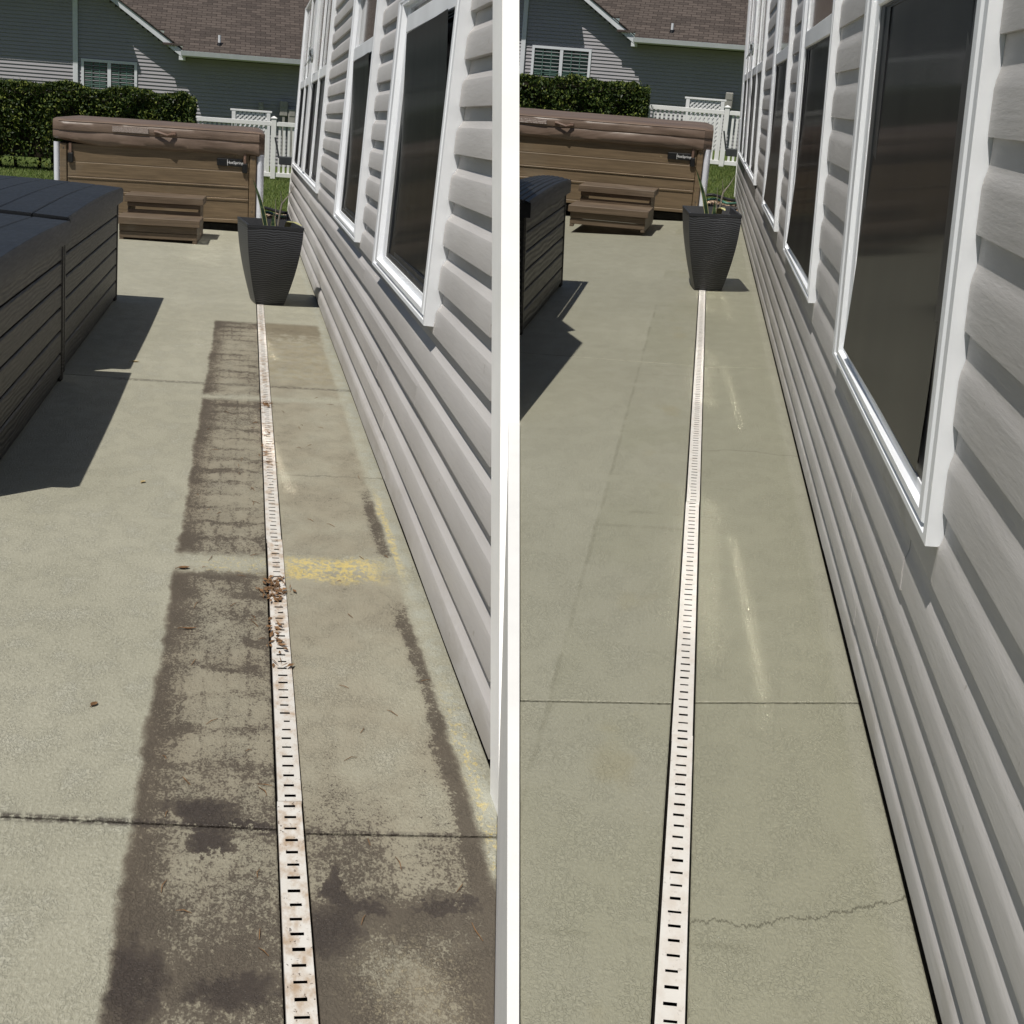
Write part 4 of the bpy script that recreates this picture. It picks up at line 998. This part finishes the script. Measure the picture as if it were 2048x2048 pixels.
def hedge(P, x0, x1, Y, dep, H, kk, n, seed, label):
    t = thing('hedge', P, (x0, Y, 0), label, 'hedge'); r = random.Random(seed); W = x1 - x0
    top = lambda x: H * (1 + .075 * mnoise.noise(Vector((x * 1.4 / kk, seed, 0))) + .02 * mnoise.noise(Vector((x * 5 / kk, seed, 4))))
    v = []; f = []
    for i in range(n):
        face = r.random()
        x = r.uniform(-.05 * kk, W); edge = min(1.0, max(.0, (W - x) / (.35 * kk)))
        tp = top(x) * (.80 + .20 * math.sqrt(edge)); dp = dep * (.55 + .45 * math.sqrt(edge))
        if face < .58:
            z = r.uniform(.02, 1) ** .8 * tp; y = -dp / 2 + abs(r.gauss(0, .11)) * kk
            y += .17 * kk * mnoise.noise(Vector((x * 2.2 / kk, z * 2.2 / kk, seed)))
            if z < .28 * tp and r.random() < .55: continue
        elif face < .90: z = tp - abs(r.gauss(0, .07)) * kk; y = r.uniform(-dp / 2, dp / 2)
        else: x = W - abs(r.gauss(0, .10)) * kk; z = r.uniform(.1, .95) * tp; y = r.uniform(-dp / 2, dp / 2)
        c = Vector((x, y, z)); a = Vector((r.gauss(0, 1), r.gauss(0, 1) - .3, r.gauss(0, .8) + .25)).normalized(); u = a.orthogonal().normalized()
        u = (u * math.cos(r.uniform(0, 6)) + a.cross(u) * math.sin(r.uniform(0, 6))).normalized(); q = a.cross(u)
        l = r.uniform(.026, .062) * kk; ww = l * .42; b = len(v)
        v += [c - u * l, c + q * ww, c + u * l, c - q * ww]; f.append((b, b + 1, b + 2, b + 3))
    # stray shoots above the clipped top
    for i in range(int(26)):
        x = r.uniform(0, W * .97); z0 = top(x) * .98; hgt = r.uniform(.04, .14) * kk; y = r.uniform(-dep / 2, dep / 4)
        for k in range(5):
            c = Vector((x + r.uniform(-.03, .03) * kk, y, z0 + hgt * k / 4)); l = .035 * kk; a = r.uniform(0, 6); b = len(v)
            v += [c, c + Vector((math.cos(a) * l * .6, -.01, l * .5)), c + Vector((math.cos(a) * l, 0, l)), c + Vector((math.cos(a) * l * .3, .01, l * .7))]; f.append((b, b + 1, b + 2, b + 3))
    MB().add(v, f).build('foliage', M_hedge, t)
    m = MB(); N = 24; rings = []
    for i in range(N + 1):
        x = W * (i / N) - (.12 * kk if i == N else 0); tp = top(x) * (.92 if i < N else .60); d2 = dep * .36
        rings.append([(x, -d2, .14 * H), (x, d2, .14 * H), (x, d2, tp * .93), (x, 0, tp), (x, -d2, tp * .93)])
    m.loft(rings, True, False); m.build('inner_shade_core', M_stem_shade, t)  # solid dark core stands in for the shade deep inside the leaves
    st = int(W / (.38 * kk))
    for i in range(st):
        x = (i + .3 + .4 * r.random()) * W / st
        MB().tube([(x, r.uniform(-.1, .1) * kk, 0), (x + r.uniform(-.08, .08) * kk, 0, .25 * H), (x + r.uniform(-.1, .1) * kk, 0, .55 * H)], [.045 * kk, .035 * kk, .02 * kk], 6).build('stem', M_stem_shade, t)
    return t
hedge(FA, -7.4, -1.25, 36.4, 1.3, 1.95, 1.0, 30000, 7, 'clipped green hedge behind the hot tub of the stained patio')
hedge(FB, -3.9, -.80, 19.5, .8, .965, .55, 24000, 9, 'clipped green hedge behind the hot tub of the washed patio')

# hoses and a bracket at the far corner of each house
def curve(pts, n=10):
    pts = [Vector(p) for p in pts]; out = []
    for i in range(len(pts) - 1):
        p0, p1, p2, p3 = pts[max(i - 1, 0)], pts[i], pts[i + 1], pts[min(i + 2, len(pts) - 1)]
        for k in range(n):
            u = k / n; out.append(.5 * ((2 * p1) + (p2 - p0) * u + (2 * p0 - 5 * p1 + 4 * p2 - p3) * u * u + (3 * p1 - p0 - 3 * p2 + p3) * u ** 3))
    return out + [pts[-1]]
for P, kk, o, lab in ((FA, 1.0, (0, 22.2, 0), 'stained'), (FB, .5, (-.03, 11.72, 0), 'washed')):
    sc = lambda pts: [(o[0] + p[0] * kk, o[1] + p[1] * kk * (1.0 if kk == 1 else .9), p[2] * kk) for p in pts]
    solo('garden_hose', MB().tube(curve(sc([(.05, .9, .05), (.3, 1.2, .09), (.5, .8, .06), (.75, 1.4, .05), (.95, 1.1, .05)])), .022 * kk, 8), M_hoseg, P, (0, 0, 0), f'green garden hose lying on the pebble bed beyond the {lab} patio', 'hose')
    solo('drip_hose', MB().tube(curve(sc([(.0, 1.9, .06), (.25, 2.0, .11), (.55, 1.7, .07), (.9, 1.9, .05)])), .026 * kk, 8), M_hoseb, P, (0, 0, 0), f'black hose looping over the pebble bed beyond the {lab} patio', 'hose')
    solo('edging_tube', MB().tube(curve(sc([(-.3, .05, .035), (.1, .0, .04), (.4, .03, .04), (.85, .0, .035)])), .03 * kk, 8), M_hoseb, P, (0, 0, 0), f'black edging tube at the far end of the {lab} patio', 'tube')
def bracket(P, loc, kk, label):
    t = thing('wall_bracket', P, loc, label, 'bracket')
    MB().box(-.30 * kk, 0, -.10 * kk, .10 * kk, 0, .13 * kk, .01 * kk).build('tray', M_shelf, t)
    MB().tube([(-.30 * kk, 0, .10 * kk), (-.34 * kk, 0, .28 * kk), (-.37 * kk, 0, .42 * kk)], .015 * kk, 6).build('arm', M_shelf, t)
bracket(FA, (.79, 24.4, .80), 1.0, 'dark grey bracket tray on the far house corner by the stained patio')
bracket(FB, (.325, 13.3, .36), .5, 'dark grey bracket tray on the far house corner by the washed patio')
# clear glass ornament stuck on the far window
def ornament(parentP, loc, kk, label):
    t = thing('glass_ornament', parentP, loc, label, 'ornament')
    MB().tube([(0, math.cos(a) * .16 * kk, math.sin(a) * .07 * kk) for a in [i * .5236 for i in range(13)]], .012 * kk, 6).build('ring', M_clear, t)
    for i in range(5):
        a = i * 1.256; MB().tube([(-.02 * kk, 0, 0), (-.03 * kk, math.cos(a) * .2 * kk, math.sin(a) * .09 * kk)], [.014 * kk, .008 * kk], 6).build('petal', M_clear, t)
    MB().tube(curve([(-.03 * kk, .1 * kk, -.05 * kk), (-.06 * kk, .3 * kk, -.11 * kk), (-.04 * kk, .6 * kk, -.06 * kk)], 6), .006 * kk, 5).build('string', M_clear, t)
ornament(PA, (.668, 17.2, 2.23), 1.0, 'clear glass window ornament on far double window by the stained patio')
ornament(PB, (.235, 9.6, 1.13), .5, 'clear glass window ornament on far double window by the washed patio')

# ================================================================= LITTER ON THE STAINED PATIO
def leaf(P, x, y, l, w_, a, mat, label, group=None, curl=.4):
    m = MB(); rows = []
    for i in range(7):
        u = i / 6; ww = w_ * math.sin(math.pi * (u * .92 + .04)) ** .8; z = .002 + curl * l * (u - .5) ** 2
        rows.append([((u - .5) * l, -ww, z + ww * .5), ((u - .5) * l, 0, z), ((u - .5) * l, ww, z + ww * .45)])
    m.sheet(rows, True); m.tube([(-.5 * l, 0, .002 + curl * l * .25), (-.72 * l, .02 * l, .003)], .0012, 4)
    return solo('fallen_leaf', m, mat, P, (x, y, .0), label, 'leaf', group, a)
def gpt(x, y): return (x, y)
leaf(PA, -.336, 3.62, .028, .0085, 1.2, M_dry, 'small brown leaf alone on the clean left slab of the stained patio')
leaf(PA, -.375, 6.02, .032, .010, 1.25, M_pale, 'pale dry leaf on the left slab near the deck box shadow')
leaf(PA, -.625, 9.05, .05, .012, .2, M_pale, 'pale leaf scrap by the notch of the deck box shadow')
leaf(PA, -.12, 4.22, .045, .006, .05, M_dry, 'thin brown bark strip on the left of the drain')
leaf(PA, -.16, 4.83, .04, .012, .3, M_dry, 'curled brown leaf at the corner of the lower stain')
def litter(P, x, y, sx, sy, n, seed, label):
    rr = random.Random(seed); m = MB()
    for i in range(n):
        px, py = x + rr.gauss(0, sx), y + rr.gauss(0, sy); a = rr.uniform(0, 6.28); l = rr.uniform(.005, .018); w_ = rr.choice((.0012, .002, .004, .006)); z = .003 + rr.random() * .008
        c, s_ = math.cos(a), math.sin(a)
        m.add([(px - c * l, py - s_ * l * 2, z), (px + s_ * w_, py - c * w_ * 2, z + .002), (px + c * l, py + s_ * l * 2, z + rr.uniform(-.002, .006)), (px - s_ * w_, py + c * w_ * 2, z + .001)], [(0, 1, 2, 3)])
    o = m.build('leaf_litter', M_dry); o.matrix_world = P; tag(o, label, 'litter', kind='stuff')
litter(PA, .15, 7.85, .015, .06, 55, 1, 'small heap of dry leaf bits on the drain farther away')
litter(PA, .14, 4.62, .022, .06, 95, 2, 'heap of brown leaf bits on the drain at the yellow pollen')
litter(PA, .145, 4.15, .016, .10, 28, 3, 'scattered bark bits on the drain below the heap')
litter(PA, .145, 6.6, .02, .35, 40, 4, 'sparse bits along the middle of the drain')
rr = random.Random(31); m = MB()
for i in range(70):
    x = (.10 - rr.random() ** 1.5 * .28) if rr.random() < .5 else (.2 + rr.random() * .36); y = rr.uniform(2.3, 8.2); a = rr.uniform(0, 3.1); l = rr.uniform(.006, .02)
    bend = rr.uniform(-.5, .5) * l
    m.tube([(x - math.cos(a) * l, y - math.sin(a) * l * 2, .002), (x + math.sin(a) * bend, y + math.cos(a) * bend, .005), (x + math.cos(a) * l, y + math.sin(a) * l * 2, .002)], [.0006, .0012, .0005], 4)
o = m.build('twig_scraps', M_dry); o.matrix_world = PA; tag(o, 'thin brown twig scraps strewn over the stained concrete', 'twigs', kind='stuff')
